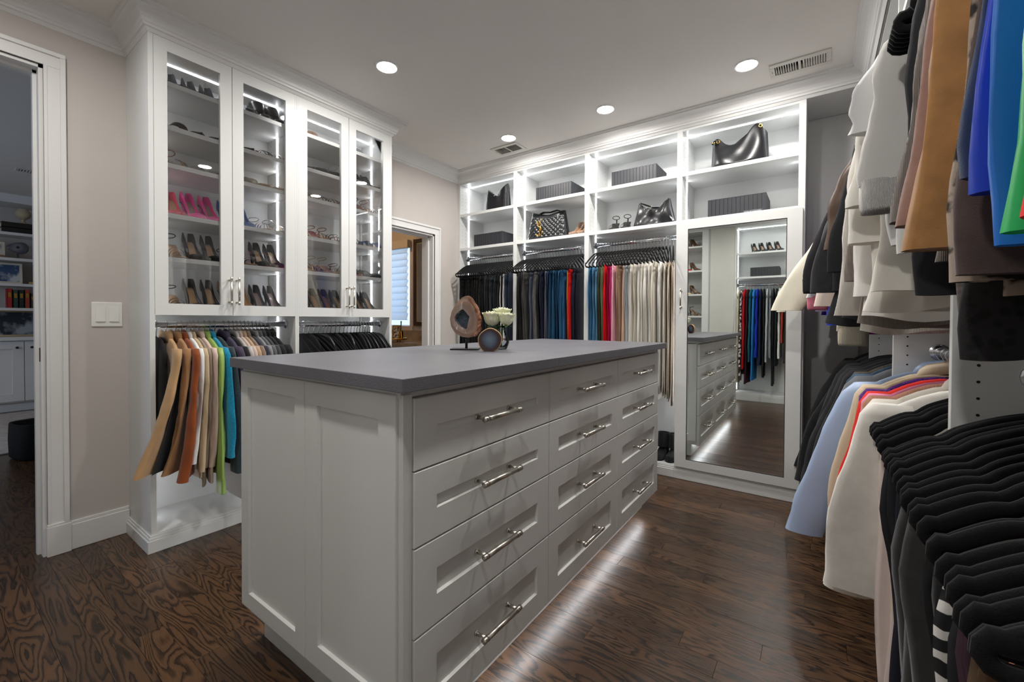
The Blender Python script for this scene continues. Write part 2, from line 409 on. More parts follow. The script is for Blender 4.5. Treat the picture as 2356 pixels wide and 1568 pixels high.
# ------------------------------------------------------------------ left display cabinets
CX = -2.427
SH = [2.145, 1.945, 1.772, 1.541, 1.338]
def display_cabinet(ya, yb, dy, label, first):
    t = thing('display_cabinet', label, 'cabinet', (0, 0, 0), 0, 'glass door shoe cabinets along the left wall')
    ia, ib = ya+.02, yb-.02 if not first else yb-.011
    if not first: ia = ya+.011
    box('side_panel', WHITE, WX, CX, ya, ia, 0, 2.335, t, .001); box('side_panel', WHITE, WX, CX, ib, yb, 0, 2.335, t, .001)
    box('back_panel', WHITE, WX, WX+.01, ia, ib, .06, 2.335, t)
    box('top_panel', WHITE, WX+.01, CX-.023, ia, ib, 2.306, 2.334, t); box('top_rail', WHITE, CX-.023, CX-.002, ia, ib, 2.3235, 2.334, t)
    box('bottom_shelf', WHITE, WX+.01, CX-.004, ia, ib, .055, .078, t)
    box('shoe_deck', WHITE, WX+.01, CX-.023, ia, ib, 1.07, 1.092, t)
    for z in SH: box('shelf', WHITE, WX+.01, -2.45, ia, ib, z-.022, z, t, .001)
    # doors
    for k, (a, b) in enumerate(dy):
        d = MB(); fwid = .055
        x0, x1 = CX-.021, CX
        d.box(x0, x1, a, a+fwid-.004, 1.068, 2.322); d.box(x0, x1, b-fwid+.004, b, 1.068, 2.322)
        d.box(x0, x1, a+fwid-.004, b-fwid+.004, 1.068, 1.121); d.box(x0, x1, a+fwid-.004, b-fwid+.004, 2.268, 2.322)
        door = d.build('door', WHITE, t)
        mb = MB(); ga, gb = a+fwid-.006, b-fwid+.006
        mb.box(CX-.013, CX-.009, ga, gb, 1.118, 2.272); mb.build('glass', GLASS, door)
        hy = b-.016 if k == 0 else a+.016
        bar_handle(door, (CX, hy, 1.122), (CX, hy, 1.262), (1, 0, 0), .03, .0055)
    # plinth moulding
    mb = MB(); y0 = ya-(.016 if first else 0)
    mb.box(CX, CX+.016, y0, yb, 0, .055); mb.box(CX, CX+.011, y0+.005, yb, .055, .066); mb.box(CX, CX+.006, y0+.01, yb, .066, .076)
    if first: mb.box(WX, CX, y0, ya, 0, .055); mb.box(WX, CX, y0+.005, ya, .055, .066); mb.box(WX, CX, y0+.01, ya, .066, .076)
    mb.build('plinth', WHITE, t, bevel=.002)
    rod(t, (-2.54, ia, 1.022), (-2.54, ib, 1.022))
    # led strips
    for nm, bx in (('led_strip', (-2.634, -2.622, ib-.003, ib-.0002, 1.1, 2.3)), ('led_strip', (-2.634, -2.622, ib-.003, ib-.0002, .09, 1.065)),
                   ('led_strip', (-2.634, -2.622, ia+.0002, ia+.003, 1.1, 2.3)), ('led_strip', (-2.634, -2.622, ia+.0002, ia+.003, .09, 1.065)),
                   ('led_strip', (-2.634, -2.622, ia+.004, ib-.004, 2.303, 2.3058))):
        box(nm, LED, *bx, t)
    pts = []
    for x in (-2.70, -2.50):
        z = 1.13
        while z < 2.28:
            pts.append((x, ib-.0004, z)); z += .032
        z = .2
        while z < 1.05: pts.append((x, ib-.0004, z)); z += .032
    holes('painted_pin_holes', t, pts, 'y', 6, .0025)
    return t
display_cabinet(.612, 1.277, ((.63, .9455), (.9485, 1.266)), 'white shoe cabinet with glass doors holding the pink pumps', True)
display_cabinet(1.277, 1.945, ((1.288, 1.6085), (1.6115, 1.925)), 'white shoe cabinet with glass doors next to the bathroom doorway', False)

# ------------------------------------------------------------------ back closet bays
PX = [(-2.761, -2.735), (-2.123, -2.088), (-1.458, -1.421), (-.781, -.747), (-.104, -.07)]
ZA, ZB = 2.035, 1.721
LBL = ['white closet bay beside the bathroom doorway wall holding black pants', 'white closet bay with the quilted bag above dark denim', 'white closet bay with pink and cream trousers under a slouchy bag', 'white closet bay with the tall mirror door']
bays = []
for i in range(4):
    t = thing('closet_bay', LBL[i], 'closet', (0, 0, 0), 0, 'closet bays along the back wall')
    a, b = PX[i][1], PX[i+1][0]
    box('partition', WHITE, PX[i][0], PX[i][1], YB, YW, 0, 2.335, t, .001)
    if i == 3: box('partition', WHITE, PX[4][0], PX[4][1], YB, YW, 0, 2.335, t, .001)
    box('back_panel', WHITE, a, b, YW-.01, YW, .06, 2.335, t)
    box('top_panel', WHITE, a, b, YB+.002, YW-.01, 2.308, 2.334, t)
    for z in (ZA, ZB): box('shelf', WHITE, a, b, YB+.003, YW-.01, z-.025, z, t, .001)
    box('bottom_shelf', WHITE, a, b, YB+.003, YW-.01, .058, .08, t)
    mb = MB(); xb = b if i < 3 else PX[4][1]
    mb.box(PX[i][0], xb, YB-.016, YB, 0, .055); mb.box(PX[i][0], xb, YB-.011, YB, .055, .066); mb.box(PX[i][0], xb, YB-.006, YB, .066, .076)
    mb.build('plinth', WHITE, t, bevel=.002)
    if i < 3: rod(t, (a, 3.085, 1.632), (b, 3.085, 1.632))
    ys = 3.10
    zlo = .1 if i < 3 else 1.72
    for x0, x1 in ((a+.0002, a+.003), (b-.003, b-.0002)):
        box('led_strip', LED, x0, x1, ys-.006, ys+.006, zlo, 2.304, t)
    box('led_strip', LED, a+.004, b-.004, ys-.006, ys+.006, 2.305, 2.3078, t)
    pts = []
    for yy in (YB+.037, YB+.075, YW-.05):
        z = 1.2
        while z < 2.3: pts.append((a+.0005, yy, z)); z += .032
    holes('painted_pin_holes', t, pts, 'x', 6, .0024)
    bays.append(t)
# mirror door on the fourth bay
t = bays[3]
x0, x1, z0, z1 = -.775, -.08, .083, 1.704
gx0, gx1, gz0, gz1 = -.702, -.154, .137, 1.653
mb = MB(); ya, yb = YB-.024, YB-.001
mb.box(x0, gx0, ya, yb, z0, z1); mb.box(gx1, x1, ya, yb, z0, z1); mb.box(gx0, gx1, ya, yb, z0, gz0); mb.box(gx0, gx1, ya, yb, gz1, z1)
dr = mb.build('door', WHITE, t)
mm, nt, b_ = newmat('mirror_silver'); b_.inputs['Metallic'].default_value = 1; b_.inputs['Roughness'].default_value = .012
b_.inputs['Base Color'].default_value = (.84, .88, .86, 1)
nz = N(nt, 'ShaderNodeTexNoise', Scale=2.); rr = N(nt, 'ShaderNodeMapRange'); rr.inputs[3].default_value = .008; rr.inputs[4].default_value = .016
nt.links.new(nz.outputs[0], rr.inputs[0]); nt.links.new(rr.outputs[0], b_.inputs['Roughness'])
box('mirror', mm, gx0+.003, gx1-.003, ya+.004, ya+.01, gz0+.003, gz1-.003, dr)
mb = MB(); q = .004
BK = plain('mirror_gasket', (40, 40, 40), .6)
mb.box(gx0, gx0+q, ya+.002, ya+.006, gz0, gz1); mb.box(gx1-q, gx1, ya+.002, ya+.006, gz0, gz1); mb.box(gx0, gx1, ya+.002, ya+.006, gz0, gz0+q); mb.box(gx0, gx1, ya+.002, ya+.006, gz1-q, gz1)
mb.build('mirror_edge', BK, dr)
bar_handle(dr, (-.738, ya, 1.13), (-.738, ya, 1.262), (0, -1, 0), .03, .0055)
# closet corner base and lining
t = thing('closet_corner', 'empty white corner recess between the mirror door and the right wall closet', 'closet', (0, 0, 0))
box('corner_shelf', WHITE, -.069, .197, YB+.003, YW-.013, .058, .08, t)
mb = MB(); mb.box(-.069, .197, YB-.016, YB, 0, .055); mb.box(-.069, .197, YB-.011, YB, .055, .066); mb.box(-.069, .197, YB-.006, YB, .066, .076)
mb.build('corner_plinth', WHITE, t, bevel=.002)
box('corner_back', WHITE, -.069, .197, YW-.012, YW, .06, 2.32, t)

# ------------------------------------------------------------------ right wall bays
PY = [-.5, .37-.02, 1.19, 2.0, 2.86]
RL = ['white closet bay behind the nearest garments on the right wall', 'white closet bay on the right wall with the black velvet hangers below', 'white closet bay on the right wall with white jackets on the lower rod', 'white closet bay on the right wall packed with black jackets below', 'white narrow closet bay at the far end of the right wall']
RZU, RZL, RX = 1.78, .95, .33
for i in range(5):
    t = thing('closet_bay', RL[i], 'closet', (0, 0, 0), 0, 'closet bays along the right wall')
    a = PY[i]+.02; b = PY[i+1] if i < 4 else YW-.012
    box('partition', WHITE, XR, .565, PY[i], a, 0, 2.335, t, .001)
    box('back_panel', WHITE, .562, .575, a, b, 0, 2.335, t)
    box('top_panel', WHITE, XR+.003, .562, a, b, 2.31, 2.334, t)
    box('shelf', WHITE, XR+.003, .562, a, b, 2.07, 2.095, t)
    box('bottom_shelf', WHITE, XR+.003, .562, a, b, .058, .08, t)
    mb = MB(); mb.box(XR-.016, XR, PY[i], b, 0, .055); mb.box(XR-.011, XR, PY[i], b, .055, .066); mb.build('plinth', WHITE, t, bevel=.002)
    rod(t, (RX, a, RZU), (RX, b, RZU)); rod(t, (RX, a, RZL), (RX, b, RZL))
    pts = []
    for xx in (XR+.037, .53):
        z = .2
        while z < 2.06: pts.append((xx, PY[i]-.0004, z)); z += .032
    holes('painted_pin_holes', t, pts, 'y', 8, .0028)
struct(box('trim_3', WHITE, XR-.002, .575, -.5, YW, 2.336, 2.415))

# ------------------------------------------------------------------ near wall closet (seen in the mirror)
t = thing('closet_bay', 'white closet bay full of long dresses seen in the mirror', 'closet', (0, 0, 0))
a, b = -.91, -.13
for x0, x1 in ((-.93, -.91), (-.13, -.11)): box('partition', WHITE, x0, x1, NW, YN, 0, 2.335, t)
box('back_panel', WHITE, a, b, NW, NW+.012, .06, 2.335, t)
box('top_panel', WHITE, a, b, NW, YN, 2.31, 2.334, t)
for z in (1.968, 1.645): box('shelf', WHITE, a, b, NW+.012, YN, z-.024, z, t)
box('bottom_shelf', WHITE, a, b, NW, YN, .075, .1, t)
mb = MB(); mb.box(-.93, -.11, YN, YN+.016, 0, .07); mb.box(-.93, -.11, YN, YN+.009, .07, .09); mb.build('plinth', WHITE, t, bevel=.002)
rod(t, (a, -.66, 1.542), (b, -.66, 1.542))
box('led_strip', LED, a+.0002, a+.003, -.70, -.688, .12, 2.305, t); box('led_strip_offscreen', LED, b-.003, b-.0002, -.70, -.688, .12, 2.305, t)
box('led_strip', LED, a+.004, b-.004, -.70, -.688, 2.306, 2.3098, t)
t = thing('tall_panel', 'tall plain grey-white panel cabinet between the shoe tower and the dresses', 'cabinet', (0, 0, 0))
box('front', plain('panel_paint', (206, 205, 198), .5), -1.24, -.932, YN-.3, YN-.005, 0, 2.335, t)
box('edge_strip', WHITE, -1.25, -1.243, YN-.3, YN+.004, 0, 2.335, t)
t = thing('shoe_tower', 'narrow white open shoe tower seen at the mirror edge', 'shelf unit', (0, 0, 0))
TZ = [2.112, 1.771, 1.435, 1.127, .8, .45, .1]
box('side_panel', WHITE, -1.34, -1.255, NW, YN, 0, 2.335, t); box('side_panel', WHITE, -2.0, -1.98, NW, YN, 0, 2.335, t)
box('back_panel', WHITE, -1.98, -1.34, NW, NW+.012, 0, 2.335, t); box('top_panel', WHITE, -1.98, -1.34, NW, YN, 2.31, 2.334, t)
for z in TZ: box('shelf', WHITE, -1.98, -1.34, NW+.012, YN, z-.022, z, t)
struct(box('trim_4', TRIM, -2.0, XR, NW, YN, 2.336, 2.415))

# ------------------------------------------------------------------ island
def shaker(parent, name, mat, axis, face, a0, a1, z0, z1, fr=.062, th=.02, rec=.009, ch=.002):
    """shaker front: frame with sloped recess; axis 'x' faces +x (a=y), axis 'y' faces -y (a=x)"""
    def P(a, z, d): return (face-d, a, z) if axis == 'x' else (a, face+d, z)
    mb = MB()
    def rect(i, d): return [P(a0+i, z0+i, d), P(a1-i, z0+i, d), P(a1-i, z1-i, d), P(a0+i, z1-i, d)]
    rings = [rect(0, th), rect(0, ch), rect(ch, 0), rect(fr, 0), rect(fr+.003, rec), ]
    if axis == 'y': pass
    mb.loft(rings, True, True, True)
    return mb.build(name, mat, parent)
isl = thing('island_cabinet', 'large pale grey island with twelve shaker drawers and steel bar pulls', 'island', (0, 0, 0))
IX0, IX1, IY0, IY1 = -1.514, -.75, .63, 2.445
box('carcass', ISLE, IX0+.02, IX1, IY0, IY1-.02, .1, .885, isl)
box('toe_kick', ISLE, -1.482, -.80, .668, 2.385, 0, .1, isl)
box('deck_rail', ISLE, IX0+.004, -.742, IY0-.012, IY1, .878, .8978, isl)
rows = [.876, .7095, .5345, .3285, .095]
cols = [.646, 1.238, 1.836, 2.437]
for c in range(3):
    for r in range(4):
        ya, yb = cols[c]+.0015, cols[c+1]-.0015; za, zb = rows[r+1]+.0015, rows[r]-.0015
        d = shaker(isl, 'drawer', ISLE, 'x', -.73, ya, yb, za, zb, .062 if c else .07, .02, .008)
        ym = (ya+yb)/2; zm = (za+zb)/2
        hl = .085
        bar_handle(d, (-.738, ym-hl, zm), (-.738, ym+hl, zm), (1, 0, 0), .038, .0078)
for a0, a1, fr in ((-1.514, -1.1285, .05), (-1.1255, -.752, .06)):
    shaker(isl, 'end_panel', ISLE, 'y', .612, a0, a1, .128, .885, fr, .018, .008)
box('corner_post', ISLE, -.751, -.735, .62, .645, .1, .885, isl)
for a0, a1 in ((-1.514, -1.1285), (-1.1255, -.752)):   # far end
    def PF(i, d): return [(a0+i, 2.445-d, .128+i), (a0+i, 2.445-d, .885-i), (a1-i, 2.445-d, .885-i), (a1-i, 2.445-d, .128+i)]
    MB().loft([PF(0, .018), PF(0, .002), PF(.002, 0), PF(.055, 0), PF(.058, .008)]).build('end_panel', ISLE, isl)
shaker(isl, 'seating_side_panel', ISLE, 'x', -1.494, .66, 2.42, .128, .885, .06, .001, 0)
box('side_face', ISLE, -1.514, -1.494, .64, 2.43, .128, .885, isl)
box('led_strip', LED, -.792, -.776, .70, 2.34, .0965, .0995, isl)
box('led_strip', LED, -1.505, -1.49, .70, 2.34, .0965, .0995, isl)
# countertop
m, nt, b_ = newmat('grey_leather_laminate')
tc = N(nt, 'ShaderNodeTexCoord'); vary(nt, b_, lin((104, 104, 110)), 5, .1, tc.outputs['Object'])
b_.inputs['Roughness'].default_value = .42
vo = N(nt, 'ShaderNodeTexVoronoi', Scale=330.); nt.links.new(tc.outputs['Object'], vo.inputs['Vector'])
bp = N(nt, 'ShaderNodeBump', Strength=.35, Distance=.0012); nt.links.new(vo.outputs[0], bp.inputs['Height']); nt.links.new(bp.outputs[0], b_.inputs['Normal'])
ct = thing('countertop', 'dark grey leather-textured countertop lying on the island', 'countertop', (0, 0, .898))
box('slab', m, -1.526, -.696, .585, 1.2395, 0, .030, ct, .0015)
box('slab', m, -1.526, -.696, 1.2402, 2.48, 0, .030, ct, .0015)
CT = .928

# ------------------------------------------------------------------ hangers
def hanger_meshes(style):
    """velvet hanger: hook + shoulder loop with bar; local origin on the rod axis, x across, z up"""
    hook = MB()
    pts = []
    for k in range(15):
        a = PI*1.12-k*PI*1.25/14
        pts.append((math.cos(a)*.0185, 0, math.sin(a)*.0185))
    pts[-1] = (.0185*.75, 0, -.012)
    pts = [(-.0175, 0, -.012)]+pts[1:] if False else pts
    pts += [(.004, 0, -.03), (0, 0, -.042), (0, 0, -.062)]
    hook.tube(pts, .0018, 6)
    mb = MB()
    up_ = []
    n = 13 if style != 'notch' else 25
    for k in range(n):
        t = k/(n-1); x = .012+.188*t
        z = -.062-.012*t-.085*t**1.55
        if style == 'notch': z -= .007*math.exp(-((t-.66)/.07)**2)
        up_.append((x, z))
    tip = [(.2+.016*math.cos(a), -.171+.014*math.sin(a)) for a in (PI*.3, PI*.12, -PI*.08, -PI*.28, -PI*.45)]
    half = up_+tip
    path = [(-x, 0, z) for x, z in reversed(half)]+[(x, 0, z) for x, z in half]
    bar = [(.2-.4*k/8, 0, -.185) for k in range(1, 8)]
    hw = .0035 if style != 'notch' else .0045
    hf = (lambda p: .0058) if style != 'notch' else (lambda p: .008+.003*sm((abs(p.x)-.12)/.06) if p.z > -.165 else .008)
    mb.sweep_rect(path+bar, hw, .0058, loop=True, hf=hf)
    mb.box(-.012, .012, -hw, hw, -.078, -.056)
    return hook, mb
_h = {}
def hanger(pos, rz, label, group, style='slim', scale=1.0, tilt=0):
    t = thing('hanger', label, 'hanger', pos, rz, group)
    if style not in _h:
        hk, bd = hanger_meshes(style)
        a = hk.build('hook', CHROME, t, True); b = bd.build('frame', VELVET, t, True)
        _h[style] = (a.data, b.data)
    else:
        mesh_obj('hook', _h[style][0], t); mesh_obj('frame', _h[style][1], t)
    t.scale = (scale, 1, 1)
    if tilt: t.rotation_euler = (0, tilt, rz)
    return t

# ------------------------------------------------------------------ garments
def lanes(pos, lo, hi, cap=.04):
    """free half-space on both sides of every item on a rod: {position: (towards smaller, towards larger)}"""
    p = sorted(set(pos)); out = {}
    for i, q in enumerate(p):
        a = (q-p[i-1])/2 if i else q-lo-.003; b = (p[i+1]-q)/2 if i < len(p)-1 else hi-q-.003
        out[q] = (max(.004, min(a, q-lo-.003, cap)), max(.004, min(b, hi-q-.003, cap)))
    return out
def squeeze(y, ln):
    if ln is None: return y
    h = ln[1] if y > 0 else ln[0]
    return h*math.tanh(y/h)*.98
def shrink(c, a, b):
    mx = sum(p[0] for p in c)/len(c); my = sum(p[1] for p in c)/len(c)
    return [(mx+(p[0]-mx)*a, my+(p[1]-my)*b, p[2]) for p in c]
def garment_mesh(rnd, L=.6, ws=.2, wh=.21, th=.022, neck=.05, drop=.08, z0=-.060, sleeve=None, twist=0., shift=(0, 0), nf=3, amp=.008, flare=0, hemw=.006, hang=1.0, lane=None, swing=0, spread=(0, 0), xmin=-.22):
    mb = MB(); NN = 44; sd = rnd.uniform(0, 90); ph = rnd.uniform(0, 6.3); ph2 = rnd.uniform(0, 6.3)
    lv = []
    for i in range(6):
        t = i/5; lv.append((neck+(ws-neck)*t**.85, z0-drop*t**1.4, .010+.010*t, 0))
    for i in range(1, 25):
        t = i/24; wdt = ws+(wh-ws)*t; lv.append((wdt, z0-drop-(L-drop)*t, .020+(th-.020)*min(1, t*2), t))
    def xf(x, y, z):
        f = max(0, min(1.2, (z0-z)/L))
        x = max(x, xmin)
        g = f**1.2*sm((x-.10)/.14)     # the part outside the cabinet may swing aside
        if lane: y = squeeze(y, (lane[0]+spread[0]*g, lane[1]+spread[1]*g))
        y += swing*g
        a = twist*f**1.2; c, s_ = math.cos(a), math.sin(a)
        x, y = x*c-y*s_, x*s_+y*c
        return (x+shift[0]*f*f, y+shift[1]*f**1.4, z)
    rings = []
    for w_, z, tk, f in lv:
        r = []
        for j in range(NN):
            a = 2*PI*j/NN; ca, sa = math.cos(a), math.sin(a)
            x = w_*math.copysign(abs(ca)**.75, ca); yy = tk*math.copysign(abs(sa)**.7, sa)
            if x > 0: x *= 1+flare*f*f
            u = x/max(w_, .01)
            e = (1-abs(u)**4)
            wv = amp*sm(f*1.4)*(math.sin(nf*2.2*u+ph+1.3*f)+.55*math.sin(nf*4.7*u+ph2-2*f))
            tk2 = 1+.35*sm(f)*math.sin(3.1*u+ph2+2*f)
            yy = yy*tk2+wv*(.35+.65*e)
            x += .006*f*math.sin(9*f+ph+(2 if x > 0 else 0))
            zz = z+(hemw*math.sin(5*u+ph2) if f > .97 else 0)+.004*f*math.sin(6*u+ph)
            nz1 = noise.noise(Vector((x*9+sd, zz*7, sd))); nz2 = noise.noise(Vector((x*22, zz*20+sd, sd)))
            g = sm(f*3)
            yy += g*(.011*nz1+.004*nz2); x += g*(.010*noise.noise(Vector((sd, zz*9, 2*u))))
            r.append(xf(x, yy, zz))
        rings.append(r)
    # hem turned up inside
    c = rings[-1]; mx = sum(p[0] for p in c)/NN; my = sum(p[1] for p in c)/NN
    mb.loft(rings, True, True, False)
    mb.loft([c, [(mx+(p[0]-mx)*.97, my+(p[1]-my)*.8, p[2]+.001) for p in c]], True, False, True)
    if sleeve:
        Ls, r0, r1, out, yo = sleeve[:5]; bend = sleeve[5] if len(sleeve) > 5 else .02
        for s_ in (1, -1):
            sr = []; n2 = 18; K = 18; pz = rnd.uniform(0, 6)
            oo = out if s_ > 0 else out*.15
            for k in range(K):
                t = k/(K-1)
                cx = s_*(ws*.86+oo*math.sin(min(1, t*1.15)*PI*.55)); cz = z0-drop*.62-Ls*t
                cy = yo*t+bend*math.sin(t*PI)*(1 if s_ > 0 else .3)
                rr = r0+(r1-r0)*t**.8
                if k == 0: rr *= .7
                rx = rr*(1+.10*math.sin(8*t+pz)); ry = min(rr*.62, .026+.01*t)*(1+.12*math.sin(11*t+pz))
                tilt = oo*1.2*math.cos(min(1, t*1.15)*PI*.55)
                sr.append([xf(cx+rx*math.cos(2*PI*j/n2)*(1+.12*noise.noise(Vector((sd+j*.5, t*6, 3)))), cy+ry*math.sin(2*PI*j/n2)+sm(t*2)*max(0, rr-.05)*.28*math.sin(3.2*math.cos(2*PI*j/n2)+pz+1.5*t)+sm(t*3)*(.012*noise.noise(Vector((math.cos(2*PI*j/n2)*.8+sd, t*5, 7)))+.005*noise.noise(Vector((math.cos(2*PI*j/n2)*2, t*16+sd, 1)))), cz+rx*math.cos(2*PI*j/n2)*tilt*1.2*s_*-.5) for j in range(n2)])
            c = sr[-1]; mx = sum(p[0] for p in c)/n2; my = sum(p[1] for p in c)/n2
            mb.loft(sr, True, True, False)
            mb.loft([c, [(mx+(p[0]-mx)*.94, my+(p[1]-my)*.85, p[2]+.001) for p in c]], True, False, True)
    return mb
_seed = [100]
def garment(name, label, cat, group, pos, rz, mat, collar=None, buttons=0, parts=(), hook=True, hgroup=None, hstyle='slim', **kw):
    _seed[0] += 1; rnd = random.Random(_seed[0])
    t = thing(name, label, cat, pos, rz, group)
    garment_mesh(rnd, **kw).build('body', mat, t, True)
    z0 = kw.get('z0', -.060); nk = kw.get('neck', .05)
    ln = kw.get('lane')
    if collar:
        mb = MB(); rings = []
        for sx, sy, dz in ((.82, .020, .004), (.86, .021, .03), (1.0, .026, .038), (1.32, .030, .022), (1.62, .030, -.012), (1.5, .024, -.010)):
            rings.append([(nk*sx*math.cos(2*PI*j/20), squeeze(sy*math.sin(2*PI*j/20), ln), z0+dz-.012*abs(math.cos(2*PI*j/20))) for j in range(20)])
        mb.loft(rings, True, False, False).build('collar', collar, t, True)
    for k in range(buttons):
        f = (k+1)/(buttons+1)
        MB().lathe([(.0055, 0), (.0055, .002), (0, .0028)], 10).build('button', plain('button_horn', (190, 160, 110), .4), t, loc=(kw.get('ws', .2)*.62, -.024, z0-.1-f*(kw['L']-.2)), rot=(PI/2, 0, 0))
    for p in parts: p(t, kw)
    if hook: hanger(pos, rz, ('velvet hanger carrying the '+label)[:200] if False else hlabel(label), hgroup or ('hangers for '+group), hstyle, kw.get('ws', .2)/.205)
    return t
def hlabel(l):
    w_ = l.split(); return 'black velvet hanger carrying the '+' '.join(w_[:11])

def pants_mesh(rnd, L=.92, w0=.10, w1=.085, th=.012, xo=0., full=False, lane=None):
    """trousers hung by the waistband: two layered legs, edge folds"""
    mb = MB(); z0 = -.178
    for s_ in (-1, 1):
        ph = rnd.uniform(0, 6.3); rings = []; n = 16; K = 15; dl = rnd.uniform(0, .025)
        for k in range(K):
            t = k/(K-1); z = z0-(L-dl)*t
            ww = w0+(w1-w0)*t+.007*math.sin(5*t+ph)+.012*math.exp(-((t-.22)/.12)**2)
            tk = (th*.55+.002*math.sin(7*t+ph)+.003*sm(t*3))*(1-.25*t)
            cx = xo+.006*math.sin(4*t+ph)-.004*s_*t; cy = s_*(th*.42*(.4+.6*sm(t*4)))+.004*math.sin(6*t+ph)*t
            rings.append([(cx+ww*math.copysign(abs(math.cos(2*PI*j/n))**.7, math.cos(2*PI*j/n)),
                           squeeze(cy+tk*math.copysign(abs(math.sin(2*PI*j/n))**.8, math.sin(2*PI*j/n))+.0025*math.sin(3*PI*j/n+ph+9*t), lane), z) for j in range(n)])
        mb.loft(rings)
    return mb
def pants(label, group, pos, rz, mat, band=None, hook=True, hstyle='slim', stripe=None, **kw):
    _seed[0] += 1; rnd = random.Random(_seed[0])
    t = thing('trousers', label, 'trousers', pos, rz, group)
    pants_mesh(rnd, **kw).build('legs', mat, t, True)
    w_ = kw.get('w0', .10); xo = kw.get('xo', 0); th = kw.get('th', .012)
    rings = [[(xo+w_*a*math.cos(2*PI*j/18), squeeze(th*b*math.sin(2*PI*j/18), kw.get('lane')), z) for j in range(18)] for a, b, z in ((.97, .9, -.175), (1.02, 1.08, -.178), (1.03, 1.1, -.21), (.98, .95, -.213))]
    MB().loft(rings).build('waistband', band or mat, t, True)
    if stripe:
        L = kw.get('L', .92)
        MB().loft([[(xo+w_+.011-.02*f+.012*math.exp(-((f-.22)/.12)**2), yy, -.2-(L-.05)*f) for yy in (-.004, .004)] for f in [k/12 for k in range(13)]], False).build('side_stripe', stripe, t)
    if hook: hanger(pos, rz, hlabel(label), 'hangers for '+group, hstyle)
    return t

# ---- left cabinet, first bay: jackets and shirts on the short rod
LY = [.664, .70, .738, .762, .782, .798, .812, .832, .858, .88, .903, .945, .968, .988, 1.006, 1.025, 1.045, 1.065, 1.085, 1.105, 1.125, 1.148, 1.172]
GL = 'clothes on the short rod under the pink pumps cabinet'
cam_tan = (176, 140, 100)
def black_panel(t, kw):
    # dark front panel of the two-tone coat
    mb = MB(); L = kw['L']; sh = kw['shift']; rows_ = []
    for k in range(14):
        f = .30+.705*k/13; z = -.060-L*f
        hw = (.195+.045*f)
        r = []
        for u in (-.3, .1, .45, .55, .65, .75, .85, .92):
            x = hw*u; g = f**1.2*sm((x-.10)/.14)
            r.append((x+sh[0]*f*f, .992*(kw['lane'][1]+kw['spread'][1]*g)+kw['swing']*g, z))
        rows_.append(r)
    mb.loft(rows_, False).build('black_panel', fabric((26, 25, 27), 'wool'), t, True)
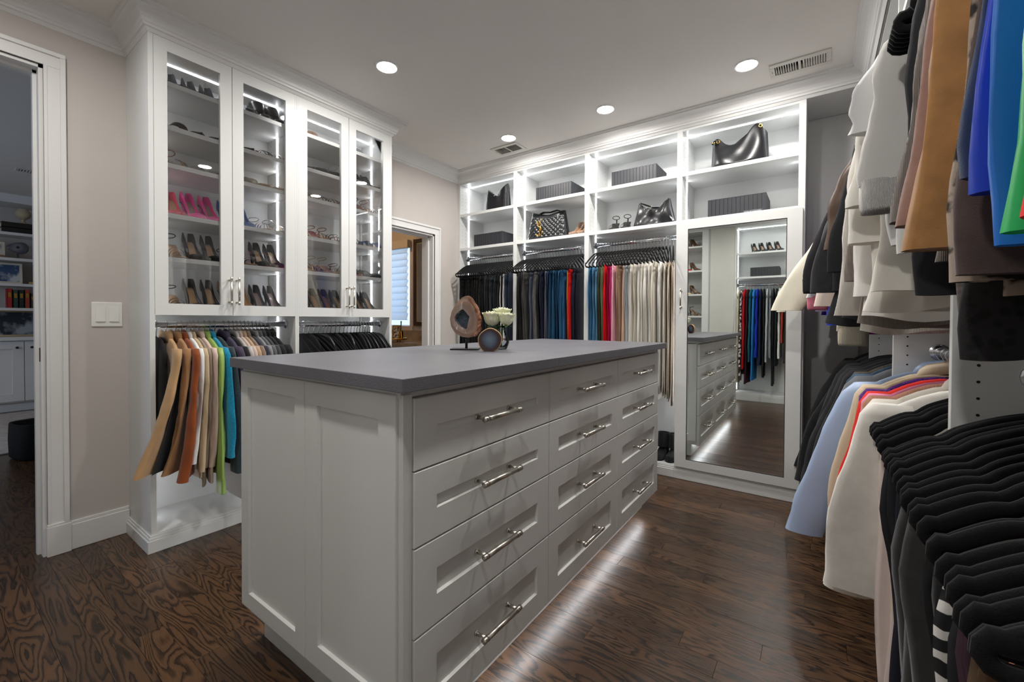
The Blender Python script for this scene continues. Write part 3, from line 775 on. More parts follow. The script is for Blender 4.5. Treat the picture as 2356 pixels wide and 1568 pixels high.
LJ = [
 ('jacket', 'black jacket edge just inside the cabinet side panel', (28, 27, 28), 'wool', .55, .13, .15, None, 0, (0, 0), None),
 ('coat', 'tan suede coat with a black front panel', cam_tan, 'suede', .58, .19, .215, (.53, .07, .07, .02, -.01), -.38, (.01, -.075), cam_tan),
 ('coat', 'camel brown suede coat between the two-tone and rust coats', (158, 118, 80), 'suede', .60, .19, .215, (.55, .048, .042, .015, 0), -.16, (.01, -.03), (158, 118, 80)),
 ('coat', 'rust brown suede coat with a wide hem', (136, 68, 30), 'suede', .63, .19, .225, (.58, .06, .075, .03, 0), -.12, (.03, -.01), (136, 68, 30)),
 ('shirt', 'white cotton shirt behind the rust coat', (222, 220, 218), 'cotton', .60, .2, .2, (.52, .05, .04, .02, 0), -.1, (.02, -.01), (222, 220, 218)),
 ('jacket', 'khaki tan trench jacket beside the white shirt', (190, 170, 138), 'cotton', .64, .2, .21, (.56, .052, .045, .03, 0), -.08, (.02, -.01), (190, 170, 138)),
 ('jacket', 'taupe grey jacket beside the khaki trench', (146, 130, 116), 'cotton', .69, .2, .21, (.56, .05, .045, .0, 0), -.1, (.0, 0), None),
 ('jacket', 'pale pink jacket beside the light green shirt', (205, 182, 170), 'cotton', .68, .2, .22, (.56, .05, .045, .015, 0), -.06, (.0, 0), (205, 182, 170)),
 ('shirt', 'light green satin shirt with a crumpled sleeve', (142, 172, 88), 'satin', .66, .2, .22, (.68, .055, .045, .05, -.01, -.02), -.05, (.02, 0), (142, 172, 88)),
 ('sweater', 'turquoise knit sweater beside the green shirt', (22, 134, 172), 'knit', .52, .2, .2, (.52, .052, .042, .06, 0), 0, (.02, 0), (22, 134, 172)),
 ('jacket', 'dark teal tweed jacket with a straight hem', (42, 56, 62), 'knit', .62, .2, .22, (.6, .055, .05, .06, 0), 0, (.02, .01), None),
 ('jacket', 'dusky purple grey jacket at the corner of the island', (74, 68, 86), 'cotton', .50, .2, .21, (.50, .058, .05, .08, 0), .05, (.03, .02), (74, 68, 86)),
 ('jacket', 'black wool jacket between purple and light grey jackets', (30, 29, 31), 'wool', .6, .2, .2, (.55, .05, .04, .06, 0), .05, (.02, 0), None),
 ('cardigan', 'silver grey satin robe hanging low over the plinth', (176, 170, 168), 'satin', .84, .2, .2, (.6, .055, .05, .03, 0), .05, (.05, .0), (176, 172, 170)),
 ('cardigan', 'pinkish beige cardigan beside the silver robe', (190, 170, 160), 'wool', .6, .2, .2, (.5, .05, .04, .05, 0), 0, (0, 0), (190, 170, 160)),
 ('cardigan', 'camel knit cardigan in the beige run of knits', (176, 150, 122), 'knit', .6, .2, .2, (.5, .05, .04, .05, 0), 0, (0, 0), (176, 150, 122)),
 ('coat', 'taupe brown coat with a raised collar', (132, 112, 98), 'wool', .65, .2, .2, (.5, .05, .04, .05, 0), 0, (0, 0), (132, 112, 98)),
 ('jacket', 'navy jacket between the taupe coat and grey knits', (46, 48, 62), 'wool', .62, .2, .2, (.5, .05, .04, .05, 0), 0, (0, 0), None),
 ('cardigan', 'mid grey ribbed cardigan beside the navy jacket', (128, 128, 130), 'knit', .6, .2, .2, (.5, .05, .04, .05, 0), 0, (0, 0), (128, 128, 130)),
 ('cardigan', 'slate grey cardigan beside the mid grey one', (92, 94, 98), 'knit', .6, .2, .2, (.5, .05, .04, .05, 0), 0, (0, 0), (92, 94, 98)),
 ('jacket', 'charcoal jacket before the black furry coats', (62, 63, 66), 'wool', .6, .2, .2, (.5, .05, .04, .05, 0), 0, (0, 0), (62, 63, 66)),
 ('coat', 'black wool coat next to the charcoal jacket', (36, 36, 38), 'wool', .66, .2, .2, (.5, .055, .05, .05, 0), 0, (0, 0), (36, 36, 38)),
 ('coat', 'black furry coat at the far end of the short rod', (26, 26, 27), 'fur', .66, .2, .2, (.5, .06, .05, .05, 0), 0, (0, 0), (26, 26, 27)),
]
LN = lanes(LY, .632, 1.266)
SWG = [-.17, -.165, -.115, -.075, -.05, -.04, -.03, -.022, -.012, -.005]+[0]*20
for i, (y, (nm, lb, c, kd, L, ws, wh, slv, tw, sh, clr)) in enumerate(zip(LY, LJ)):
    garment(nm, lb, nm, GL, (-2.54, y, 1.022), 0, fabric(c, kd), fabric(clr, kd) if clr else None, L=L, ws=ws, wh=wh, th=.024, sleeve=slv, shift=(sh[0], 0),
            amp=.009, nf=2.5, lane=LN[y], swing=SWG[i] if i else 0, spread=((SWG[i]-SWG[i-1])/2 if i else 0, (SWG[i+1]-SWG[i])/2 if i else 0), xmin=-.205, parts=(black_panel,) if 'black front' in lb else ())
# ---- second bay: crowded black hangers, some with black camisoles
y = 1.315; k = 0; random.seed(5); SY = []
while y < 1.89:
    SY.append(round(y, 4)); y += random.uniform(.023, .033) if y < 1.7 else .021
LN = lanes(SY, 1.288, 1.925)
for k, y in enumerate(SY):
    rz = .16*math.sin(.33*k+.4) if 0 < k < len(SY)-2 else 0
    if k % 3 == 2 or y > 1.72:
        l_ = LN[y]
        garment('camisole', 'black camisole on the rod beside the bathroom doorway cabinet', 'camisole', 'black camisoles on the second short rod', (-2.54, y, 1.022), rz, fabric((24, 24, 26), 'satin' if k % 2 else 'cotton'), L=.5, ws=.17+.025*(y > 1.72), wh=.19, neck=.07, drop=.09, th=.013, amp=.004, hook=False, lane=(l_[0]*.75, l_[1]*.75), xmin=-.205)
    hanger((-2.54, y, 1.022), rz, 'black velvet hanger on the rod beside the bathroom doorway cabinet', 'black hangers on the second short rod', 'slim', .95)

# ---- back bays: trousers
def jean(lbl, grp, x, c, kd, L, w0, xo, rzj, stripe=None, z=1.632, th=.013):
    # neighbouring pairs turn together, so they fan without crossing; the last pairs turn towards the mirror door
    pants(lbl, grp, (x, 3.085, z), -PI/2+.07*math.sin(13.5*x)*sm((-.97-x)/.06)+.24*sm((x+.96)/.13), fabric(c, kd) if isinstance(c, tuple) else c, L=L, w0=w0, w1=w0*.86, xo=xo, th=th, stripe=stripe, lane=(.0098, .0098))
random.seed(21)
B1 = [(24, 24, 25)]*3+[(34, 33, 33), (28, 28, 28), (40, 42, 48), (26, 26, 27), (30, 29, 28), (38, 36, 34), (27, 27, 28), (33, 33, 32), (25, 25, 26), (48, 52, 58), (30, 31, 33), (44, 46, 50), (44, 56, 64), (29, 29, 30), (36, 36, 40)]
xs = -2.70
for k, c in enumerate(B1):
    x = xs+k*.0262
    nm = {0: 'black', 1: 'charcoal'}[int(sum(c) > 110)]
    lb = '%s trousers in the bay beside the bathroom doorway wall' % nm if c != (44, 56, 64) else 'dark teal trousers among the black pairs by the doorway wall'
    jean(lb, 'dark trousers in the first back bay', x, c, 'denim' if k % 3 else 'cotton', random.uniform(.88, 1.0), random.uniform(.12, .15), random.uniform(.0, .03), random.uniform(-.14, .14))
x = xs+len(B1)*.0262
WHS = fabric((226, 226, 224), 'cotton')
for lb, c, kd, st in (('black track pants with a white side stripe', (26, 27, 30), 'cotton', WHS), ('pale grey trousers standing out among dark pairs', (206, 206, 204), 'cotton', None), ('dark navy jeans next to the pale grey trousers', (40, 50, 66), 'denim', None), ('deep navy jeans at the end of the black trousers', (32, 38, 52), 'denim', None)):
    jean(lb, 'dark trousers in the first back bay', x, c, kd, .95, .135, .03 if 'pale' in lb else .015, .05, st); x += .027
B2 = [('washed black jeans', (38, 36, 36), 'denim'), ('faded black jeans', (46, 45, 45), 'denim'), ('black jeans with worn seams', (32, 32, 32), 'denim'), ('soft black jeans', (42, 40, 40), 'denim'), ('charcoal jeans with distressed pocket', (60, 58, 57), 'denim'),
      ('blue grey jeans', (86, 96, 110), 'denim'), ('dark grey jeans', (74, 74, 78), 'denim'), ('stone grey jeans', (96, 94, 94), 'denim'), ('black leather trousers', (24, 26, 30), 'satin'), ('navy dress trousers', (34, 36, 56), 'cotton'), ('grey houndstooth trousers', (104, 106, 120), 'knit'),
      ('indigo jeans', (30, 56, 84), 'denim'), ('dark blue jeans', (36, 66, 94), 'denim'), ('teal blue jeans', (34, 82, 112), 'denim'), ('deep blue jeans', (30, 62, 92), 'denim'), ('mid blue jeans', (52, 98, 132), 'denim'), ('medium wash blue jeans', (44, 92, 126), 'denim'), ('bright blue jeans', (46, 96, 136), 'denim'), ('light blue jeans', (82, 124, 156), 'denim'),
      ('red track pants with a gold side stripe', (206, 22, 24), 'cotton'), ('midnight navy jeans', (28, 32, 48), 'denim'), ('near-black navy trousers', (24, 26, 36), 'cotton')]
for k, (lb, c, kd) in enumerate(B2):
    jean(lb+' in the bay under the quilted bag', 'trousers in the second back bay', -2.06+k*.0268, c, kd, random.uniform(.9, 1.0), random.uniform(.115, .15), random.uniform(0, .035), random.uniform(-.12, .12), GOLD if 'gold' in lb else None)
B3 = [('mid blue denim jeans beside the partition', (54, 104, 140), 'denim'), ('light wash denim jeans', (84, 132, 164), 'denim'), ('faded blue denim jeans with worn pocket', (100, 146, 176), 'denim'), ('dark olive trousers', (62, 66, 50), 'cotton'), ('sage green cargo trousers', (106, 124, 88), 'cotton'), ('scarlet red trousers', (206, 16, 26), 'cotton'), ('crimson raspberry trousers', (162, 6, 62), 'cotton'), ('hot pink trousers', (220, 70, 148), 'cotton'), ('pale pink trousers', (234, 176, 190), 'cotton'),
      ('tan brown trousers', (172, 142, 120), 'cotton'), ('mocha brown trousers', (150, 118, 96), 'cotton'), ('blush beige trousers', (222, 190, 170), 'cotton'), ('pale grey blue trousers', (176, 182, 188), 'cotton'), ('light stone trousers', (200, 196, 190), 'cotton'), ('ivory trousers with side buttons', (222, 219, 208), 'cotton'), ('oatmeal trousers', (206, 200, 188), 'cotton'), ('white jeans with a front button', (232, 230, 224), 'cotton'), ('cream jeans', (226, 220, 208), 'cotton'),
      ('white cotton trousers', (230, 228, 222), 'cotton'), ('off-white jeans', (236, 232, 224), 'cotton'), ('warm white jeans', (224, 218, 206), 'cotton'), ('bright white jeans', (238, 237, 233), 'cotton'), ('bone white jeans', (228, 222, 212), 'cotton'), ('cream wide trousers facing out', (222, 212, 196), 'cotton'), ('beige wide trousers beside the mirror door', (214, 200, 182), 'cotton')]
for k, (lb, c, kd) in enumerate(B3):
    last = k >= len(B3)-2
    jean(lb+' in the third bay' if not last else lb, 'trousers in the third back bay', -1.395+k*.0236, c, kd, random.uniform(.88, .98), random.uniform(.12, .155), random.uniform(.0, .035), random.uniform(-.12, .12) if not last else .35, None, th=.012)

# ---- right wall, upper rod
GU = 'tops on the upper rod of the right wall'
def cuff(c, kd='rib'):
    def f(t, kw):
        Ls, r0, r1, out, yo = kw['sleeve'][:5]; ws = kw['ws']; z0 = -.060
        cx = ws*.86+out*math.sin(PI*.55); cz = z0-kw.get('drop', .08)*.62-Ls
        if kw.get('twist'): return
        MB().loft([[(cx+r1*a*math.cos(2*PI*j/16)+kw['shift'][0]*.9, squeeze(yo+min(r1*.62, .036)*a*math.sin(2*PI*j/16), kw.get('lane')), cz+dz) for j in range(16)] for a, dz in ((1.0, .012), (1.06, .008), (1.03, -.05), (.98, -.062), (.86, -.06), (.84, -.02))], True, False, True).build('cuff', fabric(c, kd), t, True)
    return f
MESHK = two_tone('open_knit_black', (14, 14, 15), (30, 30, 31), 'dots', 90., .3, .5)
CAMO = two_tone('brown_camo_print', (34, 30, 28), (168, 152, 138), 'blotch', 30., .46, .52)
LEO = two_tone('grey_mottled_knit', (84, 76, 74), (134, 124, 120), 'blotch', 60., .4, .62)
PAIS = two_tone('cream_paisley_print', (40, 38, 36), (226, 212, 184), 'dots', 14., .12, .16)
MAROON = two_tone('maroon_floral_print', (104, 22, 34), (206, 190, 168), 'blotch', 18., .5, .54)
BWKNIT = two_tone('black_white_print', (22, 22, 24), (214, 210, 206), 'blotch', 28., .5, .53)
TIEDYE = two_tone('blue_white_print', (70, 92, 160), (222, 226, 234), 'blotch', 20., .46, .56)
BLKMARB = two_tone('black_marble_knit', (24, 24, 27), (150, 150, 154), 'blotch', 22., .62, .74)
UP = [ # y, name, label, colour/material, kind, L, ws, wh, sleeve, shift, twist, collar, parts
 (3.15, 'blouse', 'purple blouse at the far end of the upper rod', (72, 44, 150), 'cotton', .62, .2, .2, (.58, .05, .04, .06, 0), (.05, 0), 0, 0, ()),
 (3.05, 'sweater', 'lilac sweater near the far end of the upper rod', (186, 168, 196), 'knit', .58, .2, .2, (.56, .05, .04, .08, 0), (.05, 0), 0, 0, ()),
 (2.96, 'sweater', 'royal blue sweater with a frayed hem', (38, 64, 180), 'knit', .68, .2, .2, (.64, .05, .045, .05, 0), (.03, 0), 0, 0, ()),
 (2.83, 'blouse', 'maroon floral print blouse hanging beside the closet corner', MAROON, '', .56, .2, .21, (.5, .055, .05, .10, 0), (.09, 0), 0, 0, ()),
 (2.76, 'jacket', 'cream jacket with sleeves stretching into the aisle', (232, 226, 206), 'cotton', .52, .21, .24, (.56, .07, .075, .13, 0), (.12, 0), 0, (232, 226, 206), ()),
 (2.69, 'sweater', 'tan knit sweater below the white one with pink cuffs', (196, 164, 122), 'knit', .66, .2, .2, (.62, .05, .04, .04, 0), (.03, 0), 0, 0, ()),
 (2.62, 'sweater', 'white knit sweater with pink cuffs', (226, 226, 230), 'knit', .56, .2, .2, (.50, .055, .042, .11, 0), (.06, 0), 0, 0, (cuff((238, 140, 160)),)),
 (2.55, 'blouse', 'black blouse with gathered cuffs', (34, 33, 37), 'cotton', .5, .21, .22, (.42, .065, .05, .12, 0), (.05, 0), 0, (34, 33, 37), (cuff((30, 30, 33)),)),
 (2.47, 'sweater', 'magenta sweater hem showing under the blue one', (128, 20, 112), 'knit', .72, .2, .2, (.6, .05, .04, .02, 0), (.02, 0), 0, 0, ()),
 (2.40, 'jacket', 'pale blush jacket with a black hem band', (222, 206, 194), 'cotton', .6, .2, .21, (.55, .055, .05, .08, 0), (.05, 0), 0, 0, ()),
 (2.33, 'sweater', 'cream ribbed sweater with a turned cuff', (222, 212, 188), 'rib', .62, .2, .21, (.66, .06, .05, .02, 0), (.02, 0), 0, 0, (cuff((226, 216, 192)),)),
 (2.26, 'blouse', 'grey mesh blouse beside the black drape top', (88, 90, 90), 'cotton', .46, .2, .21, (.4, .06, .05, .08, 0), (.04, 0), 0, 0, ()),
 (2.18, 'cardigan', 'long charcoal cardigan with a drooping hem', (46, 47, 48), 'wool', .68, .21, .23, (.5, .06, .05, .08, 0), (.08, 0), 0, 0, ()),
 (2.10, 'blouse', 'black lace blouse behind the charcoal cardigan', (28, 27, 30), 'cotton', .6, .2, .2, (.5, .05, .045, .05, 0), (.03, 0), 0, 0, ()),
 (1.93, 'jacket', 'brown leather jacket beside the charcoal cardigan', (84, 62, 46), 'satin', .46, .2, .21, (.36, .06, .055, .07, 0), (.03, 0), 0, (84, 62, 46), ()),
 (1.84, 'blouse', 'black drape top with long points', (30, 30, 32), 'cotton', .66, .2, .22, (.45, .055, .05, .06, 0), (.05, 0), 0, 0, ()),
 (1.74, 'sweater', 'white ribbed sweater above the light blue shirt', (228, 222, 212), 'rib', .70, .2, .2, (.6, .055, .05, .04, 0), (.03, 0), 0, 0, ()),
 (1.62, 'sweater', 'taupe ribbed sweater with a wide hem', (136, 126, 118), 'rib', .68, .2, .22, (.5, .055, .05, .03, 0), (.02, 0), 0, 0, ()),
 (1.53, 'shirt', 'white cotton shirt with a long curved hem', (232, 229, 224), 'cotton', .66, .2, .21, (.55, .055, .05, .02, 0), (.02, 0), 0, (232, 229, 224), ()),
 (1.42, 'blouse', 'ivory crinkled cotton blouse', (230, 225, 216), 'cotton', 0.64, .2, .21, (.42, .055, .06, .03, 0), (.03, 0), 0, 0, ()),
 (1.34, 'blouse', 'white gauze blouse with deep folds', (226, 222, 212), 'cotton', 0.6, .2, .21, (.34, .06, .065, .03, 0), (.02, 0), 0, 0, ()),
 (1.27, 'shirt', 'white wide sleeved shirt with a stitched cuff', (222, 222, 222), 'cotton', 0.5, .195, .195, (0.19, 0.05, 0.085, 0.03, 0), (.01, 0), 0, (226, 226, 226), ()),
 (1.235, 'blouse', 'white sweatshirt with a ribbed hem under the wide sleeve', (214, 212, 208), 'cotton', 0.52, .195, .195, (0.32, 0.05, 0.06, 0.03, 0), (0, 0), 0, 0, (cuff((224, 222, 218)),)),
 (1.02, 'vest', 'black sleeveless top under the velvet hangers', (32, 32, 34), 'cotton', 0.62, .19, .19, None, (0, 0), 0, 0, ()),
 (0.95, 'blouse', 'black tie blouse beside the grey knit', (38, 38, 41), 'cotton', 0.58, .18, .18, (0.45, 0.04, 0.05, 0.02, 0), (0, 0), 0, 0, ()),
 (0.87, 'cardigan', 'grey open-knit cardigan beside the mauve one', (134, 126, 120), 'rib', 0.58, .165, 0.170, (0.470, 0.034, 0.05, 0.035, 0), (.02, 0), 0, 0, ()),
 (0.79, 'cardigan', 'mauve brown cardigan beside the camel one', (146, 112, 100), 'wool', 0.58, .165, 0.170, (0.490, 0.034, 0.05, 0.035, 0), (.02, 0), 0, 0, ()),
 (0.735, 'cardigan', 'camel tan cardigan with a folded sleeve', (166, 122, 76), 'wool', 0.61, .165, 0.170, (0.530, 0.034, 0.05, 0.035, 0), (.02, 0), 0, 0, ()),
 (.70, 'blouse', 'cream blouse with black paisley motifs', PAIS, '', .53, .175, .178, None, (.02, 0), 0, 0, ()),
 (0.66, 'sweater', 'mottled grey sweater with a fringed hem', LEO, '', 0.65, 0.15, 0.215, None, (0, 0), 0, 0, ()),
 (0.615, 'top', 'brown and black camo mesh top', CAMO, '', 0.64, .175, 0.180, (0.580, 0.045, 0.05, 0.02, 0), (0, 0), 0, 0, ()),
 (0.59, 'top', 'dark brown ruched top', (82, 68, 64), 'wool', 0.62, .175, 0.180, (0.575, 0.045, 0.05, 0.02, 0), (0, 0), 0, 0, ()),
 (0.638, 'sweater', 'black open-knit sweater hanging lowest', MESHK, '', 0.7, 0.15, 0.212, None, (0, 0), 0, 0, ()),
 (0.56, 'jacket', 'navy jacket with a short hem', (34, 50, 84), 'wool', 0.54, .175, 0.180, (0.490, 0.045, 0.05, 0.02, 0), (0, 0), 0, (34, 80, 130), ()),
 (0.53, 'blouse', 'royal blue draped blouse', (18, 62, 190), 'satin', 0.57, .175, 0.180, (0.510, 0.045, 0.05, 0.02, 0), (0, 0), 0, 0, ()),
 (0.5, 'blouse', 'sky blue blouse with a wavy hem under royal blue', (30, 112, 206), 'satin', 0.62, .175, 0.180, (0.560, 0.045, 0.05, 0.02, 0), (0, 0), 0, 0, ()),
 (0.468, 'top', 'emerald green top beside the red one', (26, 178, 92), 'satin', 0.6, .15, 0.155, (0.555, 0.03, 0.045, 0.04, 0), (.01, 0), 0, 0, ()),
 (0.432, 'top', 'bright red top at the edge of the near bay', (232, 52, 52), 'cotton', 0.6, .15, 0.155, (0.550, 0.03, 0.045, 0.04, 0), (.01, 0), 0, 0, ()),
 (0.485, 'blouse', 'blue and white print blouse below the green top', TIEDYE, '', 0.65, .17, .185, None, (0, 0), 0, 0, ()),
 (0.515, 'sweater', 'brown sweater hem showing below the blue print blouse', (92, 74, 66), 'wool', 0.69, .17, .185, None, (0, 0), 0, 0, ()),
]
HU = [round(1.165-.016*k, 4) for k in range(6)]
LNU = {}
for a_, b_ in ((-.48, .35), (.37, 1.19), (1.21, 2.0), (2.02, 2.86), (2.88, YW-.012)):
    LNU.update(lanes([u[0] for u in UP if a_ < u[0] < b_]+[h for h in HU if a_ < h < b_], a_, b_))
for y, nm, lb, c, kd, L, ws, wh, slv, sh, tw, clr, pts_ in UP:
    kw = dict(L=L, ws=ws, wh=wh, th=.028 if y > 1.2 else .018, shift=sh, twist=tw, amp=.012 if y > 1 else .007, nf=2.2, lane=LNU[y][::-1], xmin=-.222)
    if slv: kw['sleeve'] = slv
    garment(nm, lb, nm, GU, (RX, y, RZU), PI, fabric(c, kd) if isinstance(c, tuple) else c, fabric(clr, kd) if clr else None, parts=pts_, hook=True, hstyle='notch' if y < 1.2 else 'slim', **kw)
for k in range(6):
    hanger((RX, HU[k], RZU), PI+.02, 'empty black velvet hanger between the white shirt and the black top', 'empty velvet hangers on the upper rod', 'notch')

# ---- right wall, lower rod
GW = 'clothes on the lower rod of the right wall'
LOW = [
 (3.16, 'jacket', 'black jacket deepest in the far bay', (24, 24, 25), 'wool', .62, .2, .2, (.6, .05, .045, .10, 0), (.05, 0), 0),
 (3.05, 'jacket', 'black denim jacket in the far bay', (30, 30, 31), 'denim', .6, .2, .2, (.58, .05, .045, .11, 0), (.05, 0), 0),
 (2.95, 'coat', 'black ruffled coat by the closet corner', (27, 27, 29), 'cotton', .7, .21, .22, (.62, .06, .05, .13, 0), (.08, 0), 0),
 (2.80, 'jacket', 'soft black jacket next to the ruffled coat', (33, 33, 35), 'wool', .64, .2, .21, (.6, .055, .05, .12, 0), (.06, 0), 0),
 (2.70, 'jacket', 'black jacket with turned-back cuff', (28, 28, 30), 'wool', .62, .21, .21, (.62, .055, .05, .13, 0), (.06, 0), 0),
 (2.60, 'blazer', 'black blazer in the packed bay', (36, 36, 39), 'wool', .64, .21, .21, (.6, .055, .05, .11, 0), (.05, 0), 0),
 (2.50, 'blazer', 'charcoal blazer in the packed bay', (46, 46, 49), 'wool', .62, .21, .21, (.6, .055, .05, .11, 0), (.05, 0), (46, 46, 49)),
 (2.41, 'jacket', 'black jacket with a camel lining strip', (40, 40, 42), 'wool', .60, .2, .2, (.58, .055, .05, .10, 0), (.04, 0), (196, 158, 124)),
 (2.32, 'jacket', 'brown grey tweed jacket', (116, 108, 96), 'knit', .66, .2, .2, (.6, .05, .045, .07, 0), (.03, 0), 0),
 (2.24, 'jacket', 'dark blue denim jacket beside the striped shirt', (66, 86, 108), 'denim', .58, .2, .2, (.5, .05, .045, .07, 0), (.03, 0), 0),
 (2.15, 'shirt', 'fine grey striped shirt beside the light blue one', (146, 148, 152), 'rib', .60, .2, .21, (.58, .055, .05, .10, 0), (.05, 0), 0),
 (1.94, 'shirt', 'light blue shirt with a draped sleeve', (166, 186, 218), 'satin', .56, .21, .21, (.58, .06, .055, .11, 0), (.06, 0), (166, 186, 218)),
 (1.87, 'shirt', 'beige shirt with brown buttons', (208, 190, 166), 'cotton', .66, .2, .2, (.55, .05, .05, .06, 0), (.03, 0), (208, 190, 166)),
 (1.81, 'shirt', 'sand shirt beside the purple fleece', (200, 176, 148), 'cotton', .66, .2, .2, (.55, .05, .045, .04, 0), (.02, 0), 0),
 (1.75, 'sweater', 'purple fleece sweater on the lower rod', (84, 32, 122), 'fur', .5, .2, .2, (.4, .05, .045, .02, 0), (0, 0), 0),
 (1.69, 'jacket', 'bright red blouse on the lower rod', (222, 54, 44), 'cotton', .58, .2, .2, (.58, .05, .045, .06, 0), (.02, 0), 0),
 (1.635, 'blouse', 'pink blouse sliver behind the peach knit', (226, 138, 170), 'cotton', .5, .2, .2, (.4, .05, .045, .01, 0), (0, 0), 0),
 (1.59, 'sweater', 'peach ribbed sweater behind the white jackets', (214, 158, 132), 'rib', .5, .2, .2, (.45, .05, .045, .02, 0), (0, 0), 0),
 (1.53, 'jacket', 'ivory jacket behind the white wool one', (228, 222, 210), 'wool', .56, .2, .21, (.55, .055, .05, .05, 0), (.03, 0), (228, 222, 210)),
 (1.45, 'jacket', 'white wool jacket with a broad smooth sleeve', (232, 228, 220), 'wool', .56, .205, .215, (.50, .062, .07, .045, 0), (.03, 0), (232, 228, 220)),
]
LTY = (1.40, 1.33, 1.255, 1.12, 1.05, .98, .90, .83, .76, .70, .65, .60, .55)
LEY = (1.375, 1.352, 1.305, 1.28, 1.235, 1.15, 1.09, 1.02, .95, .865, .795, .73, .675, .625, .575, .525, .5)
LNL = {}
for a_, b_ in ((.37, 1.19), (1.21, 2.0), (2.02, 2.86), (2.88, YW-.012)):
    LNL.update(lanes([q for q in [u[0] for u in LOW]+list(LTY)+list(LEY) if a_ < q < b_], a_, b_))
for y, nm, lb, c, kd, L, ws, wh, slv, sh, clr in LOW:
    garment(nm, lb, nm, GW, (RX, y, RZL), PI, fabric(c, kd), fabric(clr, kd) if clr else None, L=L, ws=ws, wh=wh, th=.028, sleeve=slv, shift=sh, amp=.01, nf=2.2, buttons=5 if 'buttons' in lb else 0, lane=LNL[y][::-1], xmin=-.222)
STRIPE = two_tone('black_white_stripe', (20, 20, 22), (214, 212, 206), 'stripe', 9., .62, .70, 'Z', dist=2.5)
LT = [
 (1.40, 'pale pink linen trousers hanging to the floor behind black ones', (220, 204, 196), 'cotton', .82, .19),
 (1.33, 'ivory trousers behind the first black pair', (214, 196, 176), 'cotton', .80, .17),
 (1.255, 'black tailored trousers next to the pale pink pair', (36, 36, 40), 'cotton', .85, .19),
 (1.12, 'ink navy trousers on the near lower rod', (32, 34, 44), 'cotton', .86, .19),
 (1.05, 'charcoal wide trousers on the near lower rod', (50, 50, 51), 'wool', .87, .19),
 (.98, 'faded black trousers with a pocket flap', (58, 58, 58), 'wool', .87, .19),
 (.90, 'plain black trousers before the striped pair', (30, 30, 31), 'wool', .87, .18),
 (.83, 'black and white striped knit trousers', STRIPE, '', .87, .17),
 (.76, 'plum satin trousers beside the striped pair', (66, 44, 58), 'satin', .87, .16),
 (.70, 'brown trousers between plum and apricot', (96, 76, 58), 'cotton', .87, .16),
 (.65, 'apricot trousers on the near lower rod', (222, 150, 110), 'cotton', .87, .17),
 (.60, 'pale peach trousers on the near lower rod', (226, 192, 158), 'cotton', .87, .16),
 (.55, 'dark blue trousers nearest the aisle entry', (40, 46, 84), 'cotton', .87, .16),
]
for y, lb, c, kd, L, w0 in LT:
    pants(lb, 'trousers on the lower rod of the right wall', (RX, y, RZL), PI, fabric(c, kd) if isinstance(c, tuple) else c, hstyle='notch', L=.675, w0=w0, w1=w0*1.02, th=.022, lane=LNL[y][::-1])
for k, y in enumerate(LEY):
    pants('plain dark trousers squeezed between other pairs on the near lower rod', 'dark trousers on the near lower rod', (RX, y, RZL), PI, fabric(((30, 30, 32), (36, 36, 40), (26, 26, 28))[k % 3], 'cotton'), hook=False, L=.67, w0=.165, w1=.165, th=.018, lane=LNL[y][::-1])
    hanger((RX, y, RZL+random.uniform(-.006, .004)), PI+.02*math.sin(1.1*k), 'black velvet hanger of the dark trousers crowded on the near lower rod', 'velvet hangers on the near lower rod', 'notch', tilt=random.uniform(-.03, .03))

# ---- near wall dresses (mirror)
GD = 'dresses in the near wall closet'
DR = [('beige long dress at the panel side', (200, 190, 172), 1.25), ('black and white print dress', BWKNIT, 1.15), ('plain red dress', (190, 24, 34), 1.05), ('burgundy black dress', (58, 22, 34), 1.25), ('teal dress beside the light blue one', (26, 96, 108), .95), ('sky blue satin dress', (44, 130, 200), 1.2), ('royal blue dress', (22, 50, 170), .9), ('navy print dress', (26, 34, 62), 1.0), ('black long dress', (26, 28, 32), 1.15), ('pale grey sleeveless dress', (176, 180, 182), .95), ('heather grey dress', (120, 126, 134), .9), ('black gown', (22, 22, 25), 1.25), ('jet black lace dress', (30, 32, 34), 1.0), ('white blouse with loose sleeves', (222, 222, 218), .9), ('brick red dress', (160, 60, 44), .7), ('dark chocolate dress', (52, 40, 40), .95), ('cobalt blue flared dress', (20, 66, 190), 1.05), ('camel skirted dress', (170, 128, 76), 1.2)]
for k, (lb, c, L) in enumerate(DR):
    garment('dress', lb+' in the closet seen in the mirror', 'dress', GD, (-.88+k*.0362, -.66, 1.542), PI/2+.05*math.sin(.5*k), fabric(c, 'cotton') if isinstance(c, tuple) else c, L=L, ws=.17, wh=.2, neck=.06, drop=.07, th=.024, amp=.012, nf=2.5,
            sleeve=(.25, .06, .06, .05, 0) if 'sleeves' in lb else None, shift=(.04, 0), lane=(.0165, .0165), xmin=-.24)

